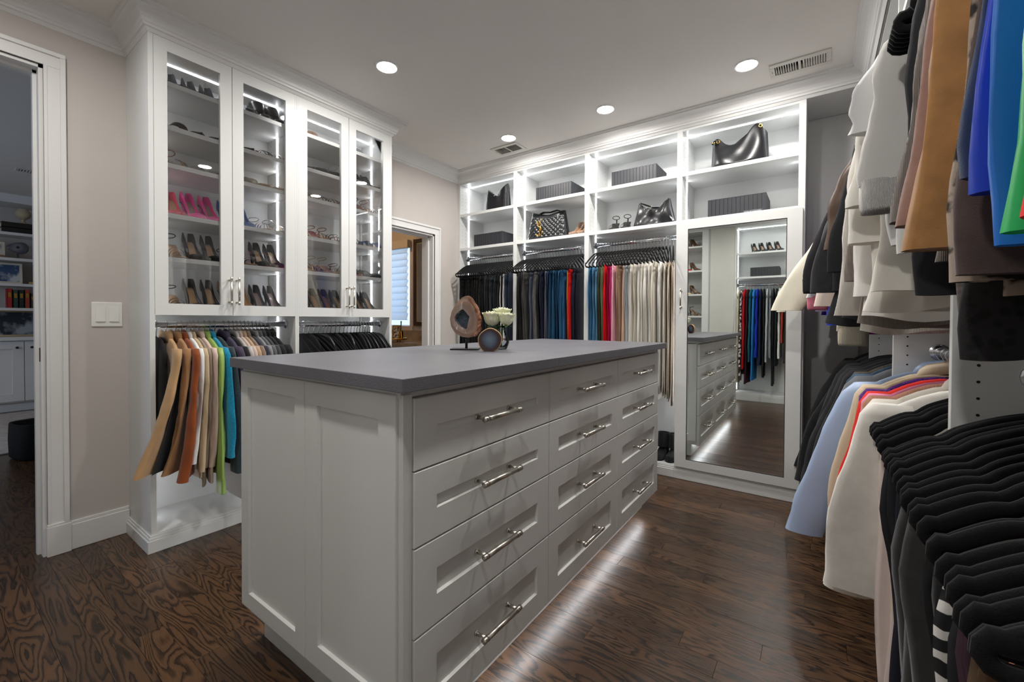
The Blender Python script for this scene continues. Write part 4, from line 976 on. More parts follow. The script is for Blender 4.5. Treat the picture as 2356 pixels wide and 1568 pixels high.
# ------------------------------------------------------------------ shoes
def shoe_upper(Ln, W, heel, vamp, toe='point', ch=.052, vh=.034):
    """lofted shoe: opening at the back, closed vamp towards the toe (+x)"""
    wt = [(0, .30), (.05, .62), (.16, .74), (.42, .68), (.66, 1.0), (.82, .84), (.93, .46), (1, .06)] if toe == 'point' else [(0, .32), (.05, .66), (.16, .8), (.42, .74), (.66, 1.0), (.84, .98), (.95, .72), (1, .25)]
    rings = []; ins = []; K = 22
    base = lambda t: heel*(1-sm((t-.08)/.6))+.004
    for k in range(K):
        t = k/(K-1); x = -Ln/2+Ln*t; w_ = interp(wt, t)*W/2; b = base(t)
        op = 1-sm((t-vamp+.06)/.12)
        rim = b+interp([(0, ch), (.1, ch), (.42, ch*.62), (vamp, vh*.8), (1, .012)], t)
        top = b+interp([(0, ch), (vamp-.05, vh*.95), (vamp+.1, vh), (.88, vh*.62), (1, .014)], t)
        def mix(a, b_): return tuple(p*op+q*(1-op) for p, q in zip(a, b_))
        L_ = [(-w_*.82, b), (-w_, b+.008), (-w_*.97, b+(rim-b)*.6)]
        q = [mix((-w_*.86, rim), (-w_*.84, b+(top-b)*.82)), mix((-w_*.74, rim-.003), (-w_*.55, top*.97+b*.03)), mix((-w_*.70, b+.006), (-w_*.28, top)), mix((0, b+.005), (0, top+.002))]
        half = L_+q
        sec = half+[(-a, z) for a, z in reversed(half[:-1])]
        rings.append([(x, a, z) for a, z in sec])
        if t < vamp: ins.append((x, w_*.69, b+.0075))
    up_ = MB().loft(rings)
    im = MB().loft([[(x, -w_, z), (x, w_, z)] for x, w_, z in ins], False)
    sl = MB().loft([[(-Ln/2+Ln*t, s*interp(wt, t)*W/2*.9, base(t)+dz) for s, dz in ((-1, .001), (1, .001), (1, -.004), (-1, -.004))] for t in [k/(K-1) for k in range(K)]])
    return up_, im, sl, base
def heel_mesh(Ln, heel, kind):
    mb = MB()
    if kind == 'stiletto': pr = [(.016, heel-.002), (.011, heel*.75), (.0065, heel*.35), (.005, 0)]; cx = -Ln/2+.016
    elif kind == 'block': pr = [(.027, heel-.001), (.025, heel*.5), (.024, 0)]; cx = -Ln/2+.03
    else: pr = [(.024, .006), (.024, 0)]; cx = -Ln/2+.03
    mb.lathe(pr, 12, cx, 0, True); return mb
_sh = {}
def shoe(kind, c, pos, rz, label, group, kd='satin', inner=(196, 160, 124), sole=(40, 32, 28), heel=.085, shaft=.1):
    """kinds: pump, flat, sandal, mule, loafer, boot"""
    t = thing('shoe', label, 'shoe', pos, rz, group)
    M = c if not isinstance(c, tuple) else shoe_mat(c, kd)
    IM = shoe_mat(inner, 'satin'); SM = shoe_mat(sole, 'satin')
    Ln = {'pump': .215, 'flat': .235, 'sandal': .225, 'mule': .22, 'loafer': .24, 'boot': .235}[kind]
    if kind in ('flat', 'loafer', 'boot'): heel = {'flat': .012, 'loafer': .02, 'boot': .045}[kind]
    key = (kind, round(heel, 3))
    def part(nm, mb, mat, smooth=True):
        k2 = key+(nm,)
        if k2 in _sh and False: return
        return mb.build(nm, mat, t, smooth)
    if kind in ('pump', 'flat', 'loafer', 'boot'):
        u, im, sl, base = shoe_upper(Ln, .072 if kind == 'pump' else .075, heel, {'pump': .66, 'flat': .62, 'loafer': .45, 'boot': .32}[kind], 'point' if kind in ('pump', 'flat') else 'round', .054 if kind != 'boot' else .08, .032 if kind in ('pump', 'flat') else .052)
        part('upper', u, M); part('insole', im, IM); part('sole', sl, SM)
        part('heel', heel_mesh(Ln, heel, 'stiletto' if kind == 'pump' else 'block' if kind == 'boot' else 'low'), M if kind in ('pump', 'boot') else SM)
        if kind == 'boot':
            rr = []
            for k in range(9):
                f = k/8
                rr.append([(-.045+.022*(1-f)+.005*f+(.058-.012*f)*math.cos(2*PI*j/20), (.034+.003*f)*math.sin(2*PI*j/20), .07+shaft*f+.006*math.cos(2*PI*j/20)) for j in range(20)])
            rr.append([(p[0]*.92-.003, p[1]*.9, p[2]-.004) for p in rr[-1]]); rr.append([(p[0], p[1], p[2]-.05) for p in rr[-1]])
            part('shaft', MB().loft(rr, True, False, True), M)
    else:
        u, im, sl, base = shoe_upper(Ln, .074, heel, .66, 'round')
        part('sole', sl, SM)
        wt = [(0, .32), (.05, .66), (.16, .8), (.42, .74), (.66, 1.0), (.84, .98), (.95, .72), (1, .25)]
        K = 16
        part('footbed', MB().loft([[(-Ln/2+Ln*q, s*interp(wt, q)*.037*.93, base(q)+dz) for s, dz in ((-1, .001), (1, .001), (1, .005), (-1, .005))] for q in [k/(K-1) for k in range(K)]]), IM)
        hk = 'stiletto' if heel > .06 else 'block'
        if heel > .02: part('heel', heel_mesh(Ln, heel, hk), M)
        def strap(q, h, wd, nm='strap'):
            x = -Ln/2+Ln*q; w_ = interp(wt, q)*.037; b = base(q)
            rows_ = []
            for j in range(11):
                a = PI*j/10; yy = -math.cos(a)*w_; zz = b+.002+math.sin(a)**.7*h
                rows_.append([(x-wd, yy, zz), (x+wd, yy*.97, zz-.002)])
            part(nm, MB().loft(rows_+[], False), M)
        if kind == 'mule': strap(.72, .042, .032, 'vamp_band')
        else:
            for q, h in ((.60, .05), (.74, .042), (.86, .03)): strap(q, h, .0065)
            zc = heel+.048; pts = [(-Ln/2+.034+.032*math.cos(2*PI*j/18), .026*math.sin(2*PI*j/18), zc+.007*math.cos(2*PI*j/18)) for j in range(18)]
            part('ankle_strap', MB().tube(pts, .0026, 6, True), M)
            part('heel_strap', MB().tube([(-Ln/2+.006, 0, heel+.004), (-Ln/2-.001, 0, heel+.03), (-Ln/2+.004, 0, zc-.006)], .0045, 6), M)
    return t
def shoe_mat(c, kd):
    if kd == 'satin': return plain('shoe_leather_%02x%02x%02x' % c, c, .35, bump=.05, bs=120, amt=.06)
    if kd == 'metal': return plain('shoe_metallic_%02x%02x%02x' % c, c, .25, .8, amt=.05)
    return fabric(c, kd)
BLK = (30, 30, 33)
LEOP = two_tone('brown_leopard', (58, 44, 38), (150, 122, 100), 'dots', 130., .28, .4)
PLAID = two_tone('grey_plaid', (62, 64, 68), (112, 114, 118), 'stripe', 50., .45, .55, 'X')
CLEAR = glass_pane('clear_vinyl')
WOVEN = two_tone('woven_ivory', (150, 146, 128), (214, 210, 194), 'stripe', 130., .4, .6, 'X')
def slot(y):
    """four pairs side by side between the cabinet panels"""
    lo = .632 if y < 1.277 else 1.288; w_ = (1.266-.632)/4 if y < 1.277 else (1.925-1.288)/4
    return lo+w_*(min(3, max(0, round((y-lo)/w_-.5)))+.5)
def pair(kind, c, y, z, nm, where, kd='satin', x=-2.588, sp=.0785, ang=(0, 0), **kw):
    lb = '%s %s' % (nm, where); sp = .0785
    y = slot(y); ang = (.1, .1) if 'hot pink' in nm else (0, 0)
    for s, a in ((-.5, ang[0]), (.5, ang[1])):
        shoe(kind, c, (x, y+s*sp, z+.0015), a, lb, 'pair of '+nm, kd, **kw)
W = ['on the top cabinet shelf', 'on the second cabinet shelf', 'on the third cabinet shelf', 'on the fourth cabinet shelf', 'on the fifth cabinet shelf', 'on the cabinet bottom deck']
Z6 = SH+[1.092]
A = 'of the pink pumps cabinet'; B = 'of the doorway side cabinet'
def P(i, u, *a, **k): pair(*a[:2], a[2], Z6[i], a[3], W[i]+' '+u, *a[4:], **k)
P(0, A, 'pump', BLK, .70, 'black pointed pumps', 'suede'); P(0, A, 'pump', (24, 24, 28), .86, 'black wide set pumps', 'suede', sp=.07, ang=(.5, .4))
P(0, A, 'loafer', BLK, 1.02, 'black patent loafers'); P(0, A, 'boot', (32, 32, 35), 1.17, 'black ankle shoes', shaft=.055)
P(1, A, 'mule', BLK, .71, 'black slide mules', heel=.03); P(1, A, 'flat', (26, 26, 28), .87, 'black ballet flats')
P(1, A, 'flat', (28, 28, 30), 1.0, 'black pointed flats'); P(1, A, 'sandal', BLK, 1.16, 'black strappy flat sandals', heel=.015)
P(2, A, 'sandal', (150, 104, 72), .71, 'tan ankle strap sandals', heel=.06); P(2, A, 'flat', (196, 196, 192), .86, 'silver flats', 'metal')
P(2, A, 'loafer', WOVEN, 1.03, 'ivory woven loafers'); P(2, A, 'flat', (206, 182, 156), 1.17, 'nude gold ballet flats', sp=.075)
P(3, A, 'pump', (216, 66, 92), .70, 'coral red pumps', 'suede', heel=.095); P(3, A, 'pump', (238, 62, 158), .85, 'hot pink pumps', 'suede', heel=.105, inner=(150, 130, 118), sp=.095, ang=(.35, .3))
P(3, A, 'pump', (52, 98, 168), 1.01, 'blue suede pumps', 'suede', inner=(150, 140, 138), heel=.1); P(3, A, 'sandal', (200, 200, 206), 1.16, 'silver slingback sandals', 'metal', heel=.035)
P(4, A, 'sandal', (36, 36, 38), .70, 'black strappy heels', heel=.08); P(4, A, 'pump', (30, 31, 36), .85, 'black suede pumps', 'suede', heel=.1)
P(4, A, 'sandal', (40, 38, 38), 1.0, 'black tan-lined sandals', heel=.04); P(4, A, 'pump', (34, 35, 40), 1.155, 'dark suede pumps with red soles', 'suede', sole=(170, 40, 34), heel=.1)
P(5, A, 'sandal', (34, 34, 36), .71, 'black buckled sandals', heel=.07); P(5, A, 'pump', (28, 28, 34), .85, 'black leather pumps', heel=.11)
P(5, A, 'pump', (188, 154, 120), 1.01, 'nude pointed pumps', heel=.11, inner=(206, 168, 120)); P(5, A, 'pump', (112, 112, 116), 1.16, 'grey suede pumps', 'suede', heel=.1, inner=(170, 150, 146))
P(0, B, 'loafer', LEOP, 1.38, 'brown leopard loafers'); P(0, B, 'loafer', (122, 122, 128), 1.70, 'grey felt loafers', 'wool')
P(1, B, 'flat', BLK, 1.37, 'black soft flats'); P(1, B, 'loafer', (30, 30, 31), 1.52, 'black slip-on shoes', 'cotton'); P(1, B, 'sandal', (190, 190, 194), 1.67, 'clear banded heels', heel=.07); P(1, B, 'pump', (38, 38, 40), 1.83, 'black bow pumps', heel=.08)
P(2, B, 'sandal', (120, 78, 48), 1.37, 'brown flat sandals', heel=.015); P(2, B, 'sandal', (86, 84, 60), 1.53, 'olive flat sandals', heel=.015); P(2, B, 'mule', (184, 92, 54), 1.68, 'orange ruffled mules', heel=.05); P(2, B, 'sandal', (110, 62, 42), 1.83, 'brown wire strap heels', heel=.07)
P(3, B, 'mule', (222, 110, 128), 1.38, 'pink suede mules', 'suede', heel=.06); P(3, B, 'sandal', (176, 124, 92), 1.53, 'bronze ankle strap sandals', 'metal', heel=.05); P(3, B, 'sandal', (30, 104, 82), 1.68, 'green flat sandals', heel=.02); P(3, B, 'mule', (40, 92, 178), 1.83, 'blue suede mules', 'suede', heel=.02)
P(4, B, 'sandal', (44, 48, 62), 1.37, 'navy cross strap sandals', heel=.06); P(4, B, 'sandal', (180, 148, 122), 1.53, 'nude clear heel sandals', heel=.06); P(4, B, 'sandal', (40, 42, 40), 1.68, 'black studded sandals', heel=.03); P(4, B, 'flat', PLAID, 1.83, 'grey plaid flats')
P(5, B, 'pump', (40, 46, 60), 1.37, 'navy pumps', heel=.1, inner=(176, 130, 96)); P(5, B, 'pump', (84, 76, 68), 1.53, 'brown lined pumps', heel=.1, inner=(190, 144, 104)); P(5, B, 'pump', (40, 74, 70), 1.67, 'dark green pumps', heel=.1); P(5, B, 'pump', PLAID, 1.83, 'grey plaid pumps', heel=.1)
# back unit shoes and boots
for s, lb in ((-1.262, 'left'), (-1.172, 'right')):
    shoe('sandal', (26, 26, 28), (s, 3.09, ZB+.001), -PI/2+.25, 'black heeled ankle tie sandal on the shelf beside the slouchy bag', 'black tie sandals in the third bay', heel=.075, inner=(40, 38, 38))
for s in (-1.586, -1.511): shoe('pump', LEOP, (s, 3.10, ZB+.001), -PI/2-.12, 'leopard print pump beside the quilted bag', 'leopard pumps in the second bay', heel=.08, inner=(186, 126, 80))
for s in (-.902, -.824): shoe('boot', (26, 26, 28), (s, 3.115, .081), -PI/2, 'black suede ankle boot on the closet floor by the mirror door', 'ankle boots by the mirror door', 'suede')
# near wall shoes in the mirror
for i, (z, c, nm, kind) in enumerate(((2.112, (150, 112, 76), 'tan buckle pump', 'pump'), (1.771, (206, 48, 42), 'red heel', 'pump'), (1.435, (206, 176, 142), 'nude heel', 'pump'), (1.127, (36, 34, 34), 'black strappy heel', 'sandal'))):
    for k in range(3): shoe(kind, c if k else (96, 70, 50), (-1.462-.125*k, -.70, z+.001), PI/2-.9, '%s on the shoe tower' % nm if k else 'brown shoe beside the %s on the shoe tower' % nm, 'tower shoes on the %s shelf' % nm, heel=.085)
for k, x in enumerate((-.70, -.61, -.52, -.43)): shoe('pump', (28, 30, 34), (x, -.68, 1.969), PI/2-.5, 'black shoe on the shelf above the dresses', 'black shoes above the dresses', heel=.09)

# ------------------------------------------------------------------ boxes and bags
BOXM = plain('black_box_board', (44, 45, 50), .5, bump=.1, bs=300, amt=.05); BOXD = plain('black_box_core', (20, 20, 22), .7)
def text_obj(body, size, mat, parent, loc, rot, name='lettering', ext=.0004):
    cu = bpy.data.curves.new(name, 'FONT'); cu.body = body; cu.size = size; cu.extrude = ext; cu.align_x = 'CENTER'; cu.align_y = 'CENTER'
    tmp = bpy.data.objects.new('tmp_text', cu); COL.objects.link(tmp)
    me = bpy.data.meshes.new_from_object(tmp.evaluated_get(bpy.context.evaluated_depsgraph_get()))
    bpy.data.objects.remove(tmp); me.materials.clear(); me.materials.append(mat)
    o = bpy.data.objects.new(name, me); COL.objects.link(o); o.parent = parent; o.location = loc; o.rotation_euler = rot; return o
def slat_box(label, x, y, z, rz=0, W_=.33, D=.25, H=.118, label_text=None, n=14):
    t = thing('storage_box', label, 'box', (x, y, z), rz, 'black ribbed storage boxes')
    box('core', BOXD, -W_/2+.003, W_/2-.003, -D/2+.003, D/2-.003, .002, H-.002, t)
    box('lid', BOXM, -W_/2, W_/2, -D/2, D/2, H-.006, H, t, .001)
    pw = W_/n; me = None
    for s in (-1, 1):
        for k in range(n):
            if me is None: o = MB().box(-pw/2+.0012, pw/2-.0012, -.003, .003, 0, H-.006).build('slat', BOXM, t); me = o.data
            else: o = mesh_obj('slat', me, t)
            o.location = (-W_/2+pw*(k+.5), s*(D/2-.003), 0)
        m2 = int(D/pw)
        for k in range(m2):
            o = mesh_obj('slat', me, t); o.rotation_euler = (0, 0, PI/2); o.location = (s*(W_/2-.003), -D/2+D/m2*(k+.5), 0)
    if label_text:
        LBM = plain('label_dark', (70, 72, 76), .5)
        lp = box('name_label', LBM, W_/2-.125, W_/2-.02, -D/2-.0015, -D/2+.001, .004, .022, t)
        text_obj(label_text, .0105, plain('label_print', (190, 190, 190), .6), lp, (W_/2-.0725, -D/2-.0018, .013), (PI/2, 0, 0))
    return t
slat_box('black ribbed storage box under the folded tote bag', -2.443, 3.155, ZB+.001, 0, label_text=None)
slat_box('black ribbed storage box on the shelf above the quilted bag', -1.765, 3.155, ZA+.001)
slat_box('black ribbed storage box on the shelf above the slouchy bag', -1.10, 3.155, ZA+.001)
slat_box('black ribbed storage box with a name label above the mirror door', -.433, 3.155, ZB+.001, label_text='SHOE ACCESSORIES')
t = slat_box('black box with a white name label on the shelf above the dresses', -.58, -.68, 1.646, PI, label_text=None, n=10)

def soft_bag(t, name, W_, H, D, topf, mat, disp=None, ns=40, nt_=28, botw=1.0, topw=.85, p=3.0):
    """cushion-like bag: front and back height fields sewn along the outline; x across, -y front, z up"""
    mb = MB()
    def pt(s, q, side):
        x = (s-.5)*W_*(botw+(topw-botw)*q); z = H*topf(s)*q
        e = max(0, 1-abs(2*s-1)**p)**.5; v = (1-.72*q**1.5)*min(1, (q/.06)**.5 if q < .06 else 1)
        y = side*(D/2)*(.12+.88*e)*(.18+.82*v)
        if disp: y += side*disp(s, q)*e
        return (x, y, z)
    ring_rows = []
    for j in range(nt_+1):
        q = j/nt_
        ring_rows.append([pt(i/ns, q, -1) for i in range(ns+1)]+[pt(1-i/ns, q, 1) for i in range(ns+1)])
    mb.loft(ring_rows, True, True, True)
    return mb.build(name, mat, t, True)
# folded tote
t = thing('tote_bag', 'black leather tote with a clasp and pointed top corners', 'bag', (-2.368, 3.085, ZA), -.08)
soft_bag(t, 'body', .27, .215, .12, lambda s: .62+.38*abs(2*s-1)**1.2+.06*s, LEATHER, lambda s, q: .012*math.sin(7*s+2*q), topw=.9)
MB().tube([(-.03, -.034, .128), (.0, -.04, .138), (.03, -.034, .128)], .004, 8).build('clasp', CHROME, t, True)
MB().tube([(.11, -.03, .2), (.128, -.05, .13), (.13, -.055, .02)], .006, 8, flat=.5).build('side_strap', LEATHER, t, True)
# quilted bag with gold letters
t = thing('quilted_bag', 'black quilted leather bag with gold letter emblem', 'bag', (-1.845, 3.10, ZB), .03)
def quilt(s, q):
    a = (s*9+q*5.5) % 1; b = (s*9-q*5.5) % 1
    return .010*min(abs(math.sin(PI*a)), abs(math.sin(PI*b)))**.6*(1 if q < .86 else 0)+.006*math.sin(5*s+3*q)
QL = plain('black_quilted_leather', (26, 28, 31), .3, bump=.15, bs=160)
soft_bag(t, 'body', .385, .245, .17, lambda s: .86+.14*abs(2*s-1.05)**1.4-.05*s, QL, quilt, 72, 48, 1.0, .8)
def bag_front(s_, z_): return -.085
em = MB()
def stroke(pts, r=.0035): em.tube([(x, 0, z) for x, z in pts], r, 8)
# Y
stroke([(-.026, .062), (-.012, .03), (0, .005)]); stroke([(.022, .066), (.01, .035), (-.004, -.075)])
# S
stroke([(.016+.0*k, 0) for k in range(0)] or [(.018*math.cos(a), .022+.018*math.sin(a)) for a in [PI*.15+k*PI*1.25/10 for k in range(11)]]+[(.018*math.cos(a)+.0, -.016+.018*math.sin(a)) for a in [PI*.45-k*PI*1.2/10 for k in range(11)]])
# L
stroke([(.012, .006), (.004, -.03), (-.004, -.058), (-.022, -.062), (-.034, -.052)]); stroke([(-.034, -.052), (-.03, -.066), (.0, -.07), (.022, -.055), (.026, -.035)])
em.build('gold_emblem', GOLD, t, True, loc=(-.035, -.099, .098), rot=(.12, 0, .0))
t.children[-1]['label'] = 'gold intertwined letters YSL'
for s in (-1, 1):
    pts = [(.02+.13*math.cos(PI*k/12), -.012*s+.004, .195+(.028+.012*s)*math.sin(PI*k/12)**.6+.006*math.cos(PI*k/2)) for k in range(13)]
    MB().tube(pts, .016, 8, flat=.35).build('shoulder_strap', QL, t, True)
# slouchy bag in bay three
t = thing('slouchy_bag', 'black slouchy leather handbag beside the tie sandals', 'bag', (-.962, 3.085, ZB), .05)
soft_bag(t, 'body', .30, .185, .15, lambda s: .66+.34*(abs(2*s-1)**2.2)+.1*math.exp(-((s-.86)/.1)**2), LEATHER, lambda s, q: .012*math.sin(6*s+5*q)+.008*math.sin(13*s-4*q), topw=.72)
MB().tube([(-.08, -.02, .15), (-.095, -.015, .18), (-.06, 0, .165), (-.01, 0, .14), (.04, 0, .135), (.085, 0, .175), (.095, .01, .19)], .007, 8, flat=.5).build('handle', LEATHER, t, True)
MB().tube([(-.052, -.062, .118), (-.03, -.066, .128), (-.005, -.064, .128), (.0, -.066, .136)], .005, 6, flat=.5).build('charm', plain('pewter', (170, 165, 160), .3, .8), t, True)
MB().tube([(.115, -.05, .055), (.135, -.055, .03), (.142, -.055, .02)], .006, 8).build('side_buckle', CHROME, t, True)
# hobo bag
t = thing('hobo_bag', 'large black leather hobo bag with brass eyelets', 'bag', (-.425, 3.09, ZA), .04)
soft_bag(t, 'body', .33, .245, .17, lambda s: .60+.24*math.exp(-((s-.08)/.14)**2)+.40*math.exp(-((s-.82)/.19)**2), LEATHER, lambda s, q: .010*math.sin(5*s+4*q)+.004*math.sin(11*s-6*q+1), topw=.94, p=4)
for x, z in ((-.118, .174), (.118, .222)):
    MB().tube([(x+.009*math.cos(2*PI*k/14), -.05, z+.009*math.sin(2*PI*k/14)) for k in range(14)], .0028, 6, True).build('eyelet', GOLD, t, True)
MB().tube([(-.155, -.04, .165), (-.14, -.045, .185), (-.118, -.046, .18)], .009, 8, flat=.4).build('strap_tab', LEATHER, t, True)
for x in (-.152, -.142): MB().lathe([(.004, 0), (.004, .003), (0, .004)], 8).build('stud', GOLD, t, loc=(x, -.049, .172), rot=(PI/2, 0, 0))

# ------------------------------------------------------------------ island decor
def agate_mat(name, cols, scale, dist=.5, center=(0, 0, 0), sc_=(1, 1, 1)):
    m, nt, b = newmat(name); tc = N(nt, 'ShaderNodeTexCoord'); mp = N(nt, 'ShaderNodeMapping')
    mp.inputs['Location'].default_value = tuple(-c*s for c, s in zip(center, sc_)); mp.inputs['Scale'].default_value = sc_
    nt.links.new(tc.outputs['Object'], mp.inputs[0])
    nz = N(nt, 'ShaderNodeTexNoise', Scale=25., Detail=3.); nt.links.new(mp.outputs[0], nz.inputs['Vector'])
    ln = N(nt, 'ShaderNodeVectorMath', operation='LENGTH'); nt.links.new(mp.outputs[0], ln.inputs[0])
    ma = N(nt, 'ShaderNodeMath', operation='MULTIPLY_ADD'); ma.inputs[1].default_value = dist*.02
    nt.links.new(nz.outputs[0], ma.inputs[0]); nt.links.new(ln.outputs['Value'], ma.inputs[2])
    mm_ = N(nt, 'ShaderNodeMath', operation='MULTIPLY'); mm_.inputs[1].default_value = scale; nt.links.new(ma.outputs[0], mm_.inputs[0])
    r = N(nt, 'ShaderNodeValToRGB'); e = r.color_ramp.elements
    e[0].position, e[0].color = cols[0][0], lin(cols[0][1])+(1,); e[1].position, e[1].color = cols[-1][0], lin(cols[-1][1])+(1,)
    for p_, c in cols[1:-1]: x = e.new(p_); x.color = lin(c)+(1,)
    nt.links.new(mm_.outputs[0], r.inputs[0]); nt.links.new(r.outputs[0], b.inputs['Base Color'])
    b.inputs['Roughness'].default_value = .15; b.inputs['Coat Weight'].default_value = .4; return m
FACE = YAW  # pieces face the entry aisle
t = thing('agate_on_stand', 'brown agate geode slice with a hollow centre on a black stand', 'ornament', (-1.19, 1.331, CT), .56)
box('base', BLACKM, -.058, .058, -.035, .035, 0, .006, t, .001)
MB().tube([(.004, 0, .006), (.004, 0, .058)], .0055, 10).build('post', BLACKM, t, True)
OUT = [(.045, .0), (.058, .03), (.06, .07), (.056, .10), (.044, .128), (.030, .155), (.012, .168), (-.012, .158), (-.038, .132), (-.056, .10), (-.063, .068), (-.058, .038), (-.042, .012), (-.015, -.004), (.015, -.008)]
INN = [(.006, .036), (.009, .055), (.014, .078), (.006, .088), (-.002, .098), (-.010, .106), (-.022, .098), (-.032, .088), (-.038, .076), (-.036, .062), (-.026, .050), (-.014, .040), (-.008, .036), (-.003, .033), (.002, .032)]
# align start angles: resample both by angle around the hole centre
def resamp(poly, c, n=44):
    out = []
    for k in range(n):
        a = 2*PI*k/n; d = Vector((math.cos(a), math.sin(a))); best = None
        for i in range(len(poly)):
            p, q = Vector(poly[i])-Vector(c), Vector(poly[(i+1) % len(poly)])-Vector(c); e = q-p
            den = d.x*e.y-d.y*e.x
            if abs(den) < 1e-9: continue
            tt = (p.x*e.y-p.y*e.x)/den; ss = (p.x*d.y-p.y*d.x)/den
            if tt > 0 and -1e-6 <= ss <= 1+1e-6 and (best is None or tt > best): best = tt
        out.append((c[0]+d.x*best, c[1]+d.y*best))
    return out
o_, i_ = resamp(OUT, (-.012, .07)), resamp([(-.012+(x+.012)*1.18, .07+(z-.07)*1.12) for x, z in INN], (-.012, .07))
z_ = .058; th = .017
rg = [[(x, s, z+z_) for x, z in pl] for pl, s in ((i_, th), (i_, -th), (o_, -th*.9), (o_, th*.9), (i_, th))]
mid = [((a[0]*.4+b[0]*.6), (a[1]*.4+b[1]*.6)) for a, b in zip(i_, o_)]
rg = [[(x, s, z+z_) for x, z in pl] for pl, s in ((i_, th*.9), (i_, -th*.9), (mid, -th), ([(x*1.0, z) for x, z in o_], -th*.75), ([(x*1.03, z) for x, z in o_], 0), (o_, th*.75), (mid, th), (i_, th*.9))]
MB().loft(rg, True, False, False).build('agate', agate_mat('brown_agate', [(0, (196, 190, 184)), (.30, (200, 194, 188)), (.36, (150, 132, 122)), (.55, (134, 112, 100)), (.72, (156, 128, 110)), (.86, (116, 86, 70)), (1, (168, 132, 110))], 8.5, 1.2, (-.012, 0, .128)), t)
MB().loft([[(x*.96-.0005, s, (z-.07)*.97+.07+z_) for x, z in i_] for s in (th*.5, th*.55)], True, True, True).build('crystal_core', plain('blue_grey_crystal', (52, 70, 84), .25, bump=1.0, bs=260, amt=.5, vs=60), t)
rnd = random.Random(4); crust = []
for k in range(15):
    f = k/14; a = interp([(0, 0), (1, 1)], f); z = -.002+.15*f
    xr = interp([(0, .040), (.2, .060), (.5, .061), (.75, .050), (1, .026)], f)
    crust.append([(xr-.004+.009*math.cos(2*PI*j/10)+rnd.uniform(-.003, .003), .019*math.sin(2*PI*j/10)+rnd.uniform(-.003, .003), z+z_+rnd.uniform(-.003, .003)) for j in range(10)])
MB().loft(crust).build('rough_crust', plain('rust_crust', (140, 88, 58), .45, bump=1.0, bs=90, amt=.4, vs=60), t)
t = thing('agate_slice', 'round blue grey agate slice standing in front of the vase', 'ornament', (-1.05, 1.318, CT), .60)
N_ = 40; pf = []
for k in range(N_):
    a = 2*PI*k/N_; r = .046*(1+.03*math.sin(2*a+.6)+.02*math.sin(5*a)); x, z = r*1.02*math.cos(a), .044+r*1.06*math.sin(a); pf.append((x, max(z, 0)))
def sc_pf(k): return [(x*k, (z-.044)*k+.044 if z > 0 else 0) for x, z in pf]
MB().loft([[(x, y, z) for x, z in sc_pf(k)] for k, y in ((.93, -.008), (.93, .008))]).build('slice', agate_mat('blue_agate', [(0, (70, 60, 50)), (.05, (120, 112, 96)), (.1, (130, 146, 158)), (.22, (104, 122, 138)), (.4, (92, 108, 126)), (.6, (78, 88, 106)), (.74, (66, 62, 76)), (.84, (58, 42, 44)), (1, (70, 46, 40))], 20, .6, (0, 0, .046), (1, 1, .96)), t)
MB().loft([[(x, y, z) for x, z in sc_pf(k)] for k, y in ((.93, -.0075), (.985, -.0065), (1, 0), (.985, .0065), (.93, .0075))], True, False, False).build('rind', plain('tan_rind', (188, 150, 104), .5, bump=.8, bs=200, amt=.2, vs=80), t)
# vase with roses
VX, VY = -1.092, 1.447
m, nt, b_ = newmat('vase_glass'); b_.inputs['Transmission Weight'].default_value = 1; b_.inputs['Roughness'].default_value = .01; b_.inputs['IOR'].default_value = 1.3
b_.inputs['Base Color'].default_value = (.95, .98, .98, 1)
t = thing('vase', 'clear glass bud vase with a round belly holding white roses', 'vase', (VX, VY, CT))
MB().lathe([(0, .0), (.021, 0), (.026, .006), (.034, .03), (.033, .045), (.024, .062), (.0185, .074), (.018, .086), (.026, .1), (.0245, .1), (.0165, .086), (.017, .074), (.0225, .062), (.0315, .045), (.0325, .03), (.0245, .008), (0, .006)], 32).build('glass', glass_pane('vase_clear', (.97, .99, .99)), t, True)
mw, nt, b_ = newmat('vase_water'); b_.inputs['Transmission Weight'].default_value = 1; b_.inputs['IOR'].default_value = 1.2; b_.inputs['Roughness'].default_value = 0
MB().lathe([(0, .0065), (.0243, .0085), (.0322, .03), (.0312, .044), (0, .044)], 28).build('water', glass_pane('vase_water_clear', (.93, .96, .97)), t, True)
PET = plain('rose_petal', (236, 236, 206), .55, amt=.06, vs=30); GRN = plain('rose_green', (70, 112, 40), .6, amt=.2, vs=60); PETG = plain('rose_petal_green', (224, 232, 188), .55, amt=.05, vs=30)
def petal_mesh(rw, h, open_, seed):
    rnd = random.Random(seed); mb = MB(); rows_ = []
    for i in range(8):
        q = i/7; r = []
        for j in range(9):
            s = (j/8-.5)*2
            ang = s*(.75+.25*math.sin(q*PI)); rad = rw*(.22+.78*math.sin(min(1, q*1.5)*PI*.5)**.7)*(1-.28*q*q+open_*q**4)
            zz = h*(q-.10*s*s*q)+(.003*math.sin(7*s+seed) if i > 5 else 0)
            r.append((rad*math.cos(ang), rad*math.sin(ang), zz))
        rows_.append(r)
    return mb.loft(rows_, False)
